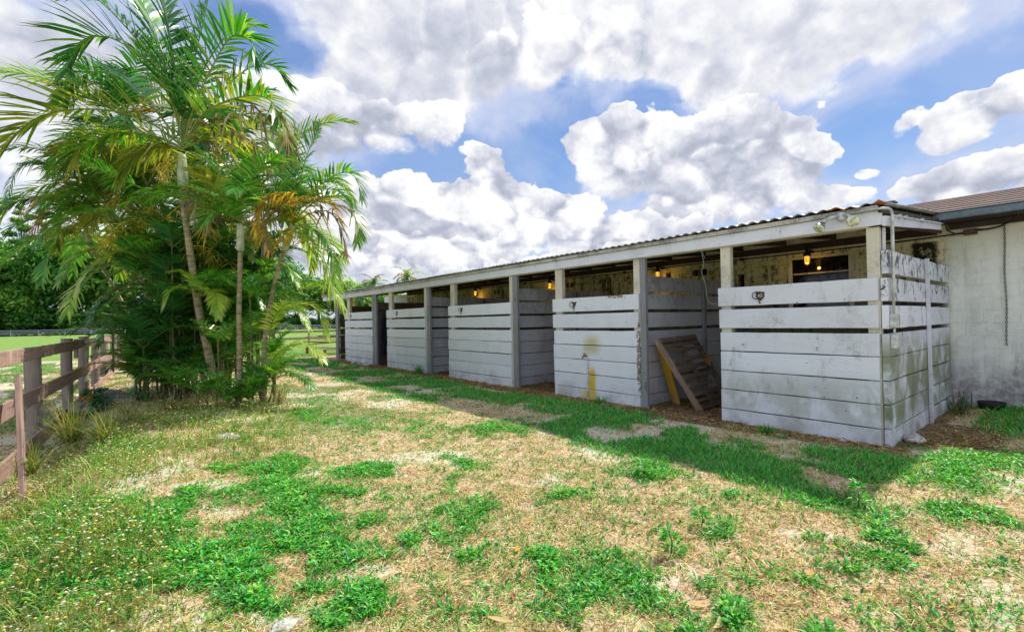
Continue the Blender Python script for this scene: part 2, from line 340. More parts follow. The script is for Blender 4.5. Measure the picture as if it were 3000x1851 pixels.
# ------------------------------------------------------------------ mesh helpers
class MB:
    """collects geometry; every face corner gets a 'grain' uv and a 'tone' value"""
    def __init__(s): s.v = []; s.f = []; s.uv = []; s.tone = []; s.smooth = []
    def face(s, pts, uvs=None, tone=.5, smooth=False):
        b = len(s.v); s.v += [tuple(p) for p in pts]; s.f.append(tuple(range(b, b+len(pts))))
        s.uv += uvs if uvs else [(0, 0)]*len(pts); s.tone += [tone]*len(pts); s.smooth.append(smooth)
    def raw(s, vs, fs, tone=.5, smooth=True):
        b = len(s.v); s.v += [tuple(p) for p in vs]
        for f in fs:
            s.f.append(tuple(b+i for i in f)); s.uv += [(vs[i][0]+vs[i][1], vs[i][2]) for i in f]; s.tone += [tone]*len(f); s.smooth.append(smooth)
    def box(s, lo, hi, rot=None, org=None, tone=None, bev=.004, jag=0., axis=None, n=1):
        """axis aligned box lo..hi (then turned by rot about org); long axis carries the grain; n cuts + jag make the edges uneven"""
        lo = np.array(lo, float); hi = np.array(hi, float); d = hi-lo
        ax = int(np.argmax(d)) if axis is None else axis
        o1, o2 = [i for i in range(3) if i != ax]
        tone = random.random() if tone is None else tone
        ou, ov = random.uniform(0, 50), random.uniform(0, 50)
        bev = min(bev, d[o1]*.3, d[o2]*.3)
        # octagonal section, swept along the grain
        sec = [(0, bev), (bev, 0), (d[o1]-bev, 0), (d[o1], bev), (d[o1], d[o2]-bev), (d[o1]-bev, d[o2]), (bev, d[o2]), (0, d[o2]-bev)]
        per = [0]
        for i in range(8):
            a, b2 = sec[i], sec[(i+1) % 8]; per.append(per[-1]+math.hypot(a[0]-b2[0], a[1]-b2[1]))
        rings = []
        for k in range(n+1):
            u = k/n*d[ax]; ring = []
            j1 = [random.uniform(-jag, jag) for _ in range(4)] if jag else [0]*4
            for i, (p, q) in enumerate(sec):
                pt = np.zeros(3); pt[ax] = lo[ax]+u
                pt[o1] = lo[o1]+p; pt[o2] = lo[o2]+q + (j1[0] if q < d[o2]/2 else j1[1])
                ring.append(pt)
            rings.append(ring)
        base = len(s.v)
        def T(p):
            if rot is None: return tuple(p)
            oo = Vector(org) if org is not None else Vector((lo+hi)/2)
            return tuple(rot@(Vector(p)-oo)+oo)
        for ring in rings: s.v += [T(p) for p in ring]
        for k in range(n):
            for i in range(8):
                a = base+k*8+i; b2 = base+k*8+(i+1) % 8
                s.f.append((a, b2, b2+8, a+8)); u0 = ou+k/n*d[ax]; u1 = ou+(k+1)/n*d[ax]
                s.uv += [(u0, ov+per[i]), (u0, ov+per[i+1]), (u1, ov+per[i+1]), (u1, ov+per[i])]; s.tone += [tone]*4; s.smooth.append(False)
        for e, off in ((0, base), (1, base+n*8)):
            idx = [off+i for i in range(8)]
            if e == 0: idx = idx[::-1]
            s.f.append(tuple(idx)); s.uv += [(ou+sec[(i-off)][0]*.4, ov+sec[(i-off)][1]*4) for i in idx]; s.tone += [tone]*8; s.smooth.append(False)
    def bar(s, a, b, w, h, up=(0, 0, 1), tone=None, bev=.004, n=1, jag=0.):
        """rectangular bar from a to b"""
        a = Vector(a); b = Vector(b); L = (b-a).length; x = (b-a).normalized(); upv = Vector(up)
        y = upv.cross(x).normalized(); z = x.cross(y)
        rot = Matrix((x, y, z)).transposed()
        start = len(s.v)
        s.box((0, -w/2, -h/2), (L, w/2, h/2), axis=0, tone=tone, bev=bev, n=n, jag=jag)
        for i in range(start, len(s.v)): s.v[i] = tuple(rot@Vector(s.v[i])+a)
    def tube(s, pts, rad, seg=8, cap=True, tone=.5):
        pts = [Vector(p) for p in pts]; n = len(pts)
        rad = [rad]*n if isinstance(rad, (int, float)) else rad
        base = len(s.v); prev = None; acc = 0
        for i, p in enumerate(pts):
            d = (pts[min(i+1, n-1)]-pts[max(i-1, 0)])
            d = d.normalized() if d.length > 1e-9 else Vector((0, 0, 1))
            if prev is None: nx = d.orthogonal().normalized()
            else: nx = (prev-d*prev.dot(d)).normalized()
            prev = nx; ny = d.cross(nx)
            for k in range(seg):
                a = 2*math.pi*k/seg; s.v.append(tuple(p+(nx*math.cos(a)+ny*math.sin(a))*rad[i]))
        for i in range(n-1):
            for k in range(seg):
                a = base+i*seg+k; b = base+i*seg+(k+1) % seg
                s.f.append((a, b, b+seg, a+seg)); s.uv += [(i*.1, k*.05), (i*.1, (k+1)*.05), (i*.1+.1, (k+1)*.05), (i*.1+.1, k*.05)]; s.tone += [tone]*4; s.smooth.append(True)
        if cap:
            s.f.append(tuple(base+k for k in range(seg))[::-1]); s.f.append(tuple(base+(n-1)*seg+k for k in range(seg)))
            s.uv += [(0, 0)]*(2*seg); s.tone += [tone]*(2*seg); s.smooth += [False, False]
    def lathe(s, prof, org, axis=(0, 0, 1), seg=16, tone=.5):
        ax = Vector(axis).normalized(); nx = ax.orthogonal().normalized(); ny = ax.cross(nx); o = Vector(org); base = len(s.v)
        for r, h in prof:
            for k in range(seg):
                a = 2*math.pi*k/seg; s.v.append(tuple(o+ax*h+(nx*math.cos(a)+ny*math.sin(a))*r))
        for i in range(len(prof)-1):
            for k in range(seg):
                a = base+i*seg+k; b = base+i*seg+(k+1) % seg
                s.f.append((a, b, b+seg, a+seg)); s.uv += [(0, 0)]*4; s.tone += [tone]*4; s.smooth.append(True)
    def build(s, name, mat, parent=None, loc=None):
        me = bpy.data.meshes.new(name); off = Vector(loc) if loc is not None else None
        vs = s.v if off is None else [tuple(Vector(p)-off) for p in s.v]
        me.from_pydata(vs, [], s.f)
        uvl = me.uv_layers.new(name='grain'); uvl.data.foreach_set('uv', np.array(s.uv, 'f').ravel())
        ca = me.attributes.new('tone', 'FLOAT', 'CORNER'); ca.data.foreach_set('value', np.array(s.tone, 'f'))
        me.polygons.foreach_set('use_smooth', np.array(s.smooth, bool))
        me.materials.append(mat); me.update()
        o = bpy.data.objects.new(name, me); COL.objects.link(o)
        if off is not None: o.location = off
        if parent is not None:
            o.parent = parent; o.location = (off if off is not None else Vector((0, 0, 0)))-parent_loc(parent)
        return o
def parent_loc(p):
    l = Vector(p.location)
    while p.parent: p = p.parent; l = l+Vector(p.location)
    return l
def tag(o, label=None, cat=None, group=None, kind=None):
    if label: o['label'] = label
    if cat: o['category'] = cat
    if group: o['group'] = group
    if kind: o['kind'] = kind
    return o
def empty(name, loc, label, cat, group=None):
    o = bpy.data.objects.new(name, None); COL.objects.link(o); o.location = loc; o.empty_display_size = .2
    return tag(o, label, cat, group)
def npmesh(name, V, Fc, colr=None, mat=None, smooth=False, parent=None):
    """V (n,3), Fc (m,k) with one k"""
    me = bpy.data.meshes.new(name); V = np.asarray(V, 'f'); Fc = np.asarray(Fc, 'i'); k = Fc.shape[1]
    me.vertices.add(len(V)); me.vertices.foreach_set('co', V.ravel())
    me.loops.add(Fc.size); me.loops.foreach_set('vertex_index', Fc.ravel())
    me.polygons.add(len(Fc)); me.polygons.foreach_set('loop_start', np.arange(0, Fc.size, k, dtype='i')); me.polygons.foreach_set('loop_total', np.full(len(Fc), k, 'i'))
    if smooth: me.polygons.foreach_set('use_smooth', np.ones(len(Fc), bool))
    if colr is not None:
        a = me.attributes.new('col', 'FLOAT_COLOR', 'POINT'); c = np.ones((len(V), 4), 'f'); c[:, :3] = colr; a.data.foreach_set('color', c.ravel())
    me.update(calc_edges=True); me.validate()
    if mat: me.materials.append(mat)
    o = bpy.data.objects.new(name, me); COL.objects.link(o)
    if parent is not None: o.parent = parent
    return o
def fbm(x, y, s, oct=4, seed=0):
    """cheap value noise on arrays, 0..1"""
    out = np.zeros_like(x, dtype=float); amp = 1; tot = 0
    for o in range(oct):
        X = x*s+seed*17.3+o*5.1; Y = y*s-seed*9.7+o*3.3
        xi = np.floor(X).astype(np.int64); yi = np.floor(Y).astype(np.int64); fx = X-xi; fy = Y-yi
        fx = fx*fx*(3-2*fx); fy = fy*fy*(3-2*fy)
        def h(a, b):
            n = (a*374761393+b*668265263+seed*1442695) & 0x7fffffff
            n = ((n ^ (n >> 13))*1274126177) & 0x7fffffff
            return ((n ^ (n >> 16)) & 0xffff)/65535.
        v = (h(xi, yi)*(1-fx)+h(xi+1, yi)*fx)*(1-fy)+(h(xi, yi+1)*(1-fx)+h(xi+1, yi+1)*fx)*fy
        out += v*amp; tot += amp; amp *= .5; s *= 2.03
    return out/tot
def sst(x, a, b):
    t = np.clip((x-a)/(b-a), 0, 1); return t*t*(3-2*t)

# ------------------------------------------------------------------ the stable: block building with a lean-to along its front
X0, X1, Y0, YE = 7.08, 10.68, 1.70, 21.5
ROWS = [(-.12, .200), (.213, .493), (.507, .783), (.796, 1.074), (1.087, 1.363), (1.425, 1.705), (1.762, 2.04)]
TALL = ROWS+[(2.092, 2.375)]
bld = empty('stable_building', (X1, 8, 0), 'long low stable building with corrugated lean-to roof over white plank stalls', 'stable')
def wall_sheet(ys, zs, holes, x, depth):
    """wall facing -X made of cells; holes get real reveals"""
    mb = MB()
    ysn = sorted(set([ys[0], ys[1]]+[h[0] for h in holes]+[h[1] for h in holes])); zsn = sorted(set([zs[0], zs[1]]+[h[2] for h in holes]+[h[3] for h in holes]))
    for a, b in zip(ysn, ysn[1:]):
        for c, d in zip(zsn, zsn[1:]):
            ym, zm = (a+b)/2, (c+d)/2
            if any(h[0] < ym < h[1] and h[2] < zm < h[3] for h in holes): continue
            mb.face([(x, b, c), (x, a, c), (x, a, d), (x, b, d)])
    for (a, b, c, d) in holes:
        q = x+depth
        mb.face([(x, a, c), (q, a, c), (q, a, d), (x, a, d)]); mb.face([(x, b, d), (q, b, d), (q, b, c), (x, b, c)])
        mb.face([(x, a, c), (x, b, c), (q, b, c), (q, a, c)]); mb.face([(x, a, d), (q, a, d), (q, b, d), (x, b, d)])
    return mb
VENT = []
for yc in (5.98, 6.21, 6.95, 10.37, 10.57, 14.2, 14.42, 15.6, 18.0): VENT.append((yc-.075, yc+.075, 2.60, 2.755))
SLOT = [(8.81, 8.95, 2.30, 2.78), (9.02, 9.17, 2.33, 2.76), (5.02, 5.17, 2.25, 2.55), (12.7, 12.84, 2.32, 2.76)]
WIN = (3.04, 4.03, 1.75, 2.745)
mb = wall_sheet((-6, 21.83), (-.3, 3.22), VENT+SLOT+[WIN], X1, .14)
mb.face([(X1, 21.83, -.3), (X1, 21.83, 3.2), (16, 21.83, 3.2), (16, 21.83, -.3)]); mb.face([(X1, -6, -.3), (16, -6, -.3), (16, -6, 3.2), (X1, -6, 3.2)])
mb.face([(16, -6, -.3), (16, 21.83, -.3), (16, 21.83, 3.2), (16, -6, 3.2)])
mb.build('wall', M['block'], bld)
for (a, b, c, d) in VENT:
    v = MB(); v.face([(X1+.138, b-.002, c+.002), (X1+.138, a+.002, c+.002), (X1+.138, a+.002, d-.002), (X1+.138, b-.002, d-.002)])
    for k in range(1, 4): v.box((X1+.05, a+.003, c+(d-c)*k/4-.004), (X1+.09, b-.003, c+(d-c)*k/4+.004), bev=.001)
    v.build('vent', M['dark'], bld)
for (a, b, c, d) in SLOT:
    v = MB(); v.face([(X1+.138, b-.002, c+.002), (X1+.138, a+.002, c+.002), (X1+.138, a+.002, d-.002), (X1+.138, b-.002, d-.002)]); v.build('wall_opening', M['dark'], bld)
# window
w = MB(); a, b, c, d = WIN
for (lo, hi) in (((X1-.012, a-.09, d), (X1+.05, b+.09, d+.055)), ((X1-.012, a-.085, c), (X1+.05, a, d-.003)), ((X1-.012, b, c), (X1+.05, b+.085, d-.003)), ((X1-.03, a-.1, c-.06), (X1+.05, b+.1, c-.003))):
    w.box(lo, hi)
wf = w.build('window', M['post'], bld)
g1 = MB(); g1.face([(X1+.04, b, c), (X1+.04, a, c), (X1+.04, a, d), (X1+.04, b, d)]); g1.build('pane', M['glass'], wf)
g2 = MB(); g2.box((X1+.012, a+.005, 2.43), (X1+.036, b-.005, 2.462)); g2.box((X1+.012, a+.005, 2.12), (X1+.036, b-.005, 2.145)); g2.build('sash_rail', M['trim'], wf)
# pale siding beyond the block wall
s = MB(); s.box((X1, 21.84, 0), (X1+.1, 24.6, 3.0), bev=.002); s.build('siding_panel', M['siding'], bld)
# shingle roof, eave towards the yard
GX, GZ, SL = 10.28, 3.22, .25
r = MB(); RX = 13.4; NY = 40; NXr = 8
for i in range(NXr):
    xa, xb = GX+(RX-GX)*i/NXr, GX+(RX-GX)*(i+1)/NXr
    za, zb = GZ+(xa-GX)*SL+.012, GZ+(xb-GX)*SL-.006
    r.face([(xa, 22.1, za), (xa, -6.3, za), (xb, -6.3, zb), (xb, 22.1, zb)]); r.face([(xa, -6.3, za), (xa, 22.1, za), (xa, 22.1, za-.018), (xa, -6.3, za-.018)])
r.face([(RX, 22.1, GZ+(RX-GX)*SL), (RX, -6.3, GZ+(RX-GX)*SL), (16.4, -6.3, GZ), (16.4, 22.1, GZ)])
r.face([(GX, -6.3, GZ-.02), (GX, 22.1, GZ-.02), (16.4, 22.1, GZ-.02), (16.4, -6.3, GZ-.02)])
r.face([(GX, 22.1, GZ), (RX, 22.1, GZ+(RX-GX)*SL), (16.4, 22.1, GZ)]); r.face([(GX, -6.3, GZ), (16.4, -6.3, GZ), (RX, -6.3, GZ+(RX-GX)*SL)])
rf = r.build('shingle_roof', M['shingle'], bld)
v = MB(); v.box((12.6, 2.76, 3.75), (12.82, 2.98, 3.97)); v.box((12.57, 2.73, 3.97), (12.85, 3.01, 4.0)); v.build('roof_vent', M['gutter'], rf)
gt_ = MB(); gt_.box((GX-.075, -6.3, GZ-.125), (GX-.01, 1.72, GZ-.006), bev=.012); gt_.box((GX-.095, -6.3, GZ-.004), (GX+.03, 1.72, GZ+.008), bev=.002); gt_.build('eave_flashing', M['gutter'], bld)
sf = MB(); sf.box((GX-.01, -6.3, GZ-.145), (X1, 1.7, GZ-.128), bev=.002); sf.box((X1-.06, -6.3, 2.98), (X1-.004, 1.6, GZ-.146), bev=.003, tone=.2); sf.build('soffit', M['rafter'], bld)
# corrugated lean-to roof
def roofz(x): return 2.945+(x-6.96)*.0865
v = []; f = []; YA, YB = 1.66, 23.45; ny = int((YB-YA)/.15*10); xs = [6.955, 7.2, 8.4, 9.6, 10.70]
def edge(y): return .012*mnoise.noise(Vector((y*1.3, 3, 0)))+.018*mnoise.noise(Vector((y*.35, 9, 0)))
for j in range(ny+1):
    y = YA+(YB-YA)*j/ny
    for i, x in enumerate(xs):
        sag = .02*mnoise.noise(Vector((y*.45, x*.3, 4)))
        v.append((x+(edge(y)*1.5 if i == 0 else 0), y, roofz(x)+.0145*math.cos(2*math.pi*y/.15)+sag+(.02 if y < 2.2 and i == 0 else 0)*math.sin(y*9)))
nx = len(xs)
for j in range(ny):
    for i in range(nx-1):
        a = j*nx+i; f.append((a, a+nx, a+nx+1, a+1))
nb = len(v); v += [(p[0], p[1], p[2]-.006) for p in v]
f += [tuple(nb+q for q in ff[::-1]) for ff in f[:]]
for j in range(ny): a = j*nx; f.append((a, nb+a, nb+a+nx, a+nx))
for i in range(nx-1): f.append((i, i+1, nb+i+1, nb+i))
ud = MB()  # added near-black sheet that paints in the shade under the roof
ud.face([(7.0, 1.70, roofz(7.0)-.028), (10.66, 1.70, roofz(10.66)-.028), (10.66, 23.35, roofz(10.66)-.028), (7.0, 23.35, roofz(7.0)-.028)]); ud.face([(7.0, 1.70, roofz(7.0)-.024), (7.0, 23.35, roofz(7.0)-.024), (10.66, 23.35, roofz(10.66)-.024), (10.66, 1.70, roofz(10.66)-.024)]); ud.build('shade_sheet', M['dark'], bld)
cr_ = MB(); cr_.raw(v, f, smooth=True); cr_.build('corrugated_roof', M['corr'], bld)
# fascia (two courses) along the front and along the near end
def courses(name, segs, mat):
    m_ = MB()
    for (lo, hi) in segs: m_.box(lo, hi, n=6, jag=.002)
    return m_.build(name, mat, bld)
courses('fascia', [((X0-.035, 1.66, 2.68), (X0+.005, 6.60, 2.85)), ((X0-.035, 6.606, 2.68), (X0+.005, 11.30, 2.85)), ((X0-.035, 11.306, 2.678), (X0+.005, 16.6, 2.85)), ((X0-.035, 16.606, 2.675), (X0+.005, 23.38, 2.848))], M['fascia'])
courses('fascia_trim', [((X0-.075, 1.70, 2.853), (X0+.02, 4.2, 2.915)), ((X0-.077, 4.206, 2.853), (X0+.02, 11.3, 2.915)), ((X0-.075, 11.306, 2.853), (X0+.02, 23.4, 2.912))], M['trim'])
m_ = MB(); m_.bar((6.78+.28, 1.64, 2.72), (10.2, 1.64, 3.00), .035, .12, n=6, jag=.002); m_.build('end_fascia', M['fascia'], bld)
m_ = MB(); m_.bar((7.0, 1.665, 2.845), (10.55, 1.665, 3.13), .03, .055, n=6); m_.bar((7.1, 1.70, 2.75), (10.6, 1.70, 3.02), .03, .17, tone=.1); m_.build('end_trim', M['rafter'], bld)
m_ = MB(); m_.box((X0+.008, 1.8, 2.665), (X0+.13, 23.3, 2.84)); m_.build('header_beam', M['post'], bld)
for k in range(24):
    y = 2.35+k*.9; m_ = MB(); m_.bar((X0+.14, y, roofz(X0)-.13), (X1-.01, y, roofz(X1)-.13), .045, .14); m_.build('rafter', M['rafter'], bld)
m_ = MB(); m_.box((X1-.05, 1.75, roofz(X1)-.34), (X1-.006, 21.7, roofz(X1)-.21)); m_.build('ledger', M['rafter'], bld)
for k, x in enumerate((7.7, 8.5, 9.3, 10.1)):
    m_ = MB(); m_.box((x, 1.72, roofz(x)-.066), (x+.09, 23.3, roofz(x)-.034)); m_.build('purlin', M['rafter'], bld)

# front posts; (y0, y1, bottom z, material, depth)
for (a, b, z0, mk) in ((1.70, 1.83, -.1, 'post'), (3.545, 3.70, -.1, 'post'), (5.195, 5.34, -.1, 'post'), (5.07, 5.19, -.1, 'post_bare'), (7.18, 7.39, -.1, 'post'),
                      (8.85, 8.99, -.1, 'post'), (8.67, 8.843, -.1, 'post_bare'), (11.50, 11.73, -.1, 'post'), (13.12, 13.32, -.1, 'post'), (12.93, 13.113, -.1, 'post_bare'),
                      (15.70, 15.97, -.1, 'post'), (17.27, 17.48, -.1, 'post_bare'), (17.05, 17.262, -.1, 'post_bare'), (19.9, 20.22, -.1, 'post'), (21.34, 21.68, -.1, 'post_bare')):
    m_ = MB(); dx = .10 if mk == 'post' else .075; x = X0+.012 if mk == 'post' else X0-.008
    m_.box((x, a, z0), (x+dx, b, 2.662), n=5, jag=.0015, bev=.006); m_.build('post', M[mk], bld)
m_ = MB(); m_.box((X0+.115, 1.665, 2.385), (X0+.155, 1.695, 2.66)); m_.build('post_trim', M['fascia'], bld)

# front panels
PAN = [(1.715, 3.71, 'board_near'), (5.205, 7.41, 'board_tap'), (8.88, 11.79, 'board'), (13.2, 16.06, 'board'), (17.38, 20.38, 'board')]
for (a, b, mk) in PAN:
    m_ = MB()
    for k, (z0, z1) in enumerate(ROWS):
        ja, jb = random.uniform(-.015, .015), random.uniform(-.012, .012)
        if mk == 'board_tap' and k >= 5: ja += .01; jb += .02
        if k < 5: jb -= .01
        zj = random.uniform(-.004, .004)
        m_.box((X0-.032+random.uniform(-.007, .005), a+ja*(.3 if a < 2 else 1), z0+zj), (X0+.008, b+jb, z1+zj), n=10, jag=.003, rot=Matrix.Rotation(random.uniform(-.0022, .0022), 3, 'X'), bev=.005, tone=random.uniform(.2, 1))
    m_.build('stall_front', M[mk], bld)
# partitions between the stalls and the far end
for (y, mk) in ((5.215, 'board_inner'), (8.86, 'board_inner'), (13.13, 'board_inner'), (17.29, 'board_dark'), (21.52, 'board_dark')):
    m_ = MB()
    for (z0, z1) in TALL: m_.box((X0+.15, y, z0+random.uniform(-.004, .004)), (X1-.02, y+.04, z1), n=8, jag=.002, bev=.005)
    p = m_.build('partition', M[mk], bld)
    q = MB(); q.box((9.19, y-.06, -.1), (9.28, y-.004, 2.32)); q.build('post', M['post_bare'], p)
# near end wall: thick planks with mildew
m_ = MB()
for (z0, z1) in TALL:
    zj = random.uniform(-.004, .004); xl = X0+random.uniform(-.012, .012)+(.03 if z0 > 2 else 0)
    m_.box((xl, 1.62, z0+zj), (8.985, 1.69, z1+zj), n=6, jag=.004, bev=.006)
    zj += random.uniform(-.012, .008)
    m_.box((9.0, 1.625, z0+zj), (X1-.01, 1.69, z1+zj-.006), n=6, jag=.004, bev=.006)
ew = m_.build('end_wall', M['board_end'], bld)
m_ = MB(); m_.bar((9.03, 1.595, -.1), (8.985, 1.595, 2.39), .05, .045, up=(0, 1, 0), n=6, jag=.003); m_.build('end_post', M['fascia'], ew)

# ------------------------------------------------------------------ ground
def patch(cx, cy, rx, ry, org, sc=2.157):
    """an elliptic patch of ground: centre and two half axes in metres"""
    u, v = org[0]+cx/sc, org[1]+cy/sc
    c = on_ground(u, v); a = on_ground(u+rx/sc, v)-c; b = (on_ground(u, v-ry/sc)-on_ground(u, v+ry/sc))*.5
    return c[:2], a[:2], b[:2]
A_, B_, C_ = (0, 1150), (1000, 1150), (2000, 1150)
GREEN = [(patch(*p[:4], p[4]), p[5]) for p in [
 (1750, 470, 330, 75, A_, 1), (1800, 620, 330, 100, A_, .9), (1150, 790, 300, 110, A_, 1), (1900, 810, 270, 120, A_, .95), (1480, 1000, 420, 120, A_, 1), (850, 900, 300, 180, A_, .8),
 (420, 900, 480, 330, A_, .75), (1150, 1150, 450, 120, A_, .65), (480, 1250, 500, 160, A_, .6), (1430, 1410, 210, 110, A_, 1), (2180, 1280, 200, 110, A_, 1), (2230, 980, 150, 80, A_, .7),
 (1350, 490, 130, 45, A_, .9), (1950, 1440, 120, 60, A_, .8), (200, 700, 350, 200, A_, .6), (750, 330, 300, 90, A_, .5), (1550, 270, 200, 60, A_, .55), (1950, 150, 220, 60, A_, .7), (700, 1400, 120, 60, A_, .6),
 (1080, 480, 250, 40, A_, .0), (230, 480, 250, 50, B_, .9), (790, 430, 150, 48, B_, 1), (830, 740, 140, 75, B_, .6), (640, 610, 85, 40, B_, .7), (60, 970, 130, 100, B_, .9), (80, 1260, 220, 110, B_, 1),
 (330, 970, 90, 40, B_, .8), (550, 880, 50, 60, B_, .9), (720, 1130, 140, 85, B_, .85), (1260, 1050, 130, 65, B_, .85), (1430, 670, 75, 38, B_, .9), (1700, 1230, 330, 180, B_, .42), (2100, 1430, 180, 90, B_, .85),
 (1870, 480, 250, 60, B_, .75), (1050, 215, 220, 65, B_, .7), (1690, 670, 80, 40, B_, .7), (2060, 1000, 70, 80, B_, .8), (2300, 830, 100, 60, B_, .8), (930, 1000, 60, 25, B_, .7), (300, 690, 150, 50, B_, .35),
 (520, 230, 250, 80, B_, .35), (100, 200, 180, 60, B_, .4), (1580, 1350, 90, 60, B_, .6), (950, 1480, 100, 40, B_, .7), (440, 1480, 80, 35, B_, .6),
 (1780, 480, 470, 140, C_, .95), (1200, 850, 190, 110, C_, .8), (1400, 800, 200, 70, C_, .6), (1850, 790, 140, 60, C_, .8), (250, 1180, 80, 50, C_, .8), (480, 1360, 150, 130, C_, .85), (30, 1450, 80, 80, C_, .9),
 (990, 960, 40, 30, C_, .8), (1960, 1070, 80, 50, C_, .6), (290, 670, 80, 40, C_, .75), (1050, 1080, 130, 80, C_, .5), (1250, 1440, 120, 50, C_, .6), (700, 1180, 200, 60, C_, .35), (2000, 1380, 60, 40, C_, .7)] if p[5] > 0]
SAND = [(patch(*p[:4], p[4]), p[5]) for p in [
 (1950, 500, 170, 60, A_, .9), (1800, 1410, 260, 90, A_, .9), (1100, 1420, 380, 80, A_, .8), (1300, 600, 260, 40, A_, .8), (1400, 740, 150, 50, A_, .7), (1950, 30, 300, 60, A_, .9), (200, 1450, 250, 60, A_, .7),
 (1700, 950, 280, 90, C_, .8), (900, 900, 170, 60, C_, .7), (560, 870, 150, 50, C_, .7), (2000, 1330, 260, 200, C_, .8), (1350, 560, 120, 60, B_, .6), (170, 1150, 170, 60, B_, .9), (30, 1400, 90, 60, B_, .8), (1750, 380, 200, 40, B_, .3)]]
def patches(x, y, L):
    m = np.zeros_like(x)
    for (c, a, b), s in L:
        A = np.array([[a[0], b[0]], [a[1], b[1]]]); Ai = np.linalg.inv(A)
        dx, dy = x-c[0], y-c[1]
        r = np.hypot(Ai[0, 0]*dx+Ai[0, 1]*dy, Ai[1, 0]*dx+Ai[1, 1]*dy)
        m = np.maximum(m, s*sst(r, 1.45, .30))
    return m
def height(x, y):
    z = .10*sst(x, 9.2, 10.6)*sst(y, 1.6, 1.2)
    near = sst(np.hypot(x, y), 60, 20)*sst(x, 7.2, 6.6)
    z = z+near*(.07*(fbm(x, y, .5, 3, 3)-.5)+.035*(fbm(x, y, 3, 3, 5)-.5))
    z = z-.38*sst(x, -.15, -1.05)*sst(y, 21, 13)            # the yard falls a little towards the fence
    dd = np.hypot(x, y)
    # small heave of soil by the stump
    z = z+.22*np.exp(-(((x+.55)/.75)**2+((y-12.4)/1.3)**2))
    return z
def strip(x, y):
    """the lawn that keeps green in the shade along the stalls"""
    e = sst(x, 4.1, 4.7)*sst(x, 6.85, 6.45)*sst(y, .9, 1.6)*sst(y, 26, 23)
    e = np.maximum(e*sst(fbm(x, y, 1.1, 4, 11), .45, .58), .9*sst(x, 5.2, 5.7)*sst(x, 6.7, 6.4)*sst(y, 1.8, 2.3)*sst(y, 24, 22)*sst(fbm(x, y, 2.2, 3, 13), .38, .56))
    r = sst(x, 8.4, 9.0)*sst(y, 1.35, 1.0)*sst(x, 11.6, 11.2)
    return np.maximum(e, r)
def greenness(x, y):
    w = (fbm(x, y, 2.8, 4, 21)-.5)*1.05; w2 = (fbm(x, y, 2.8, 4, 22)-.5)*1.05
    g_ = patches(x+w, y+w2, GREEN)
    g_ = g_*sst(fbm(x, y, 4.5, 3, 31)+.25*g_, .36, .62)
    far = sst(np.hypot(x, y), 5, 9)*sst(x, 5, 4.2)
    g_ = np.maximum(g_, far*.75*sst(fbm(x, y, .9, 4, 41), .50, .66))
    g_ = np.maximum(g_, sst(x, 1.0, -.5)*sst(y, 9.5, 12)*.7*sst(fbm(x, y, 1.3, 3, 43), .35, .55)*sst(y, 40, 25))
    g_ = np.maximum(g_, sst(np.hypot(x-2, y-2), 22, 33)*sst(x, 26, 24)*sst(fbm(x, y, .12, 3, 44), .25, .4)*.9)     # paddock
    g_ = np.maximum(g_, sst(np.hypot(x, y), 34, 45)); g_ = np.maximum(g_, .85*sst(y, 22, 25)*sst(x, 3, 5))
    return np.maximum(g_, strip(x, y))
def sandiness(x, y):
    s_ = patches(x+(fbm(x, y, 3, 3, 51)-.5)*.4, y+(fbm(x, y, 3, 3, 52)-.5)*.4, SAND)
    s_ = np.maximum(s_, .8*sst(fbm(x, y, .8, 4, 53), .57, .66)*sst(np.hypot(x, y), 26, 18))
    s_ = np.maximum(s_, .45*sst(x, 4.4, 4.8)*sst(x, 6.9, 6.6)*sst(y, 1.2, 1.6)*sst(y, 22, 19)*sst(fbm(x, y, 2.6, 4, 57), .44, .60))
    s_ = np.maximum(s_, .9*sst(x, 3.9, 4.2)*sst(x, 5.6, 5.0)*sst(y, 8, 10)*sst(fbm(x, y, 1.8, 4, 54), .48, .64))
    s_ = np.maximum(s_, sst(x, -1.9, -2.6)*sst(x, -14, -9)*sst(y, 44, 34)*sst(fbm(x, y, .6, 3, 56), .30, .5))
    return s_
def strawy(x, y):
    a = sst(x, 6.35, 6.7)*sst(y, 1.2, 1.7)*sst(y, 22, 20); b = sst(x, 7.1, 7.5)*sst(x, 9.4, 8.8)*sst(y, .6, 1.0)*sst(y, 1.9, 1.7)
    return np.maximum(a, b)
def axis(lo, hi, n0, n1, step):
    mid = np.arange(n0, n1, step)
    left = n0-np.cumsum(step*1.22**np.arange(60)); left = left[left > lo]
    right = n1+np.cumsum(step*1.22**np.arange(60)); right = right[right < hi]
    return np.concatenate([[lo], left[::-1], mid, right, [hi]])
gx = axis(-1500, 1500, -4, 12, .06); gy = axis(-300, 2000, .5, 22, .06)
XX, YY = np.meshgrid(gx, gy); ZZ = height(XX, YY); nxg, nyg = len(gx), len(gy)
Vg = np.stack([XX, YY, ZZ], -1).reshape(-1, 3); ii = np.arange(nxg-1)[None, :]+nxg*np.arange(nyg-1)[:, None]
Fg = np.stack([ii, ii+1, ii+nxg+1, ii+nxg], -1).reshape(-1, 4)
gc = np.stack([greenness(XX, YY), sandiness(XX, YY), strawy(XX, YY)], -1).reshape(-1, 3)
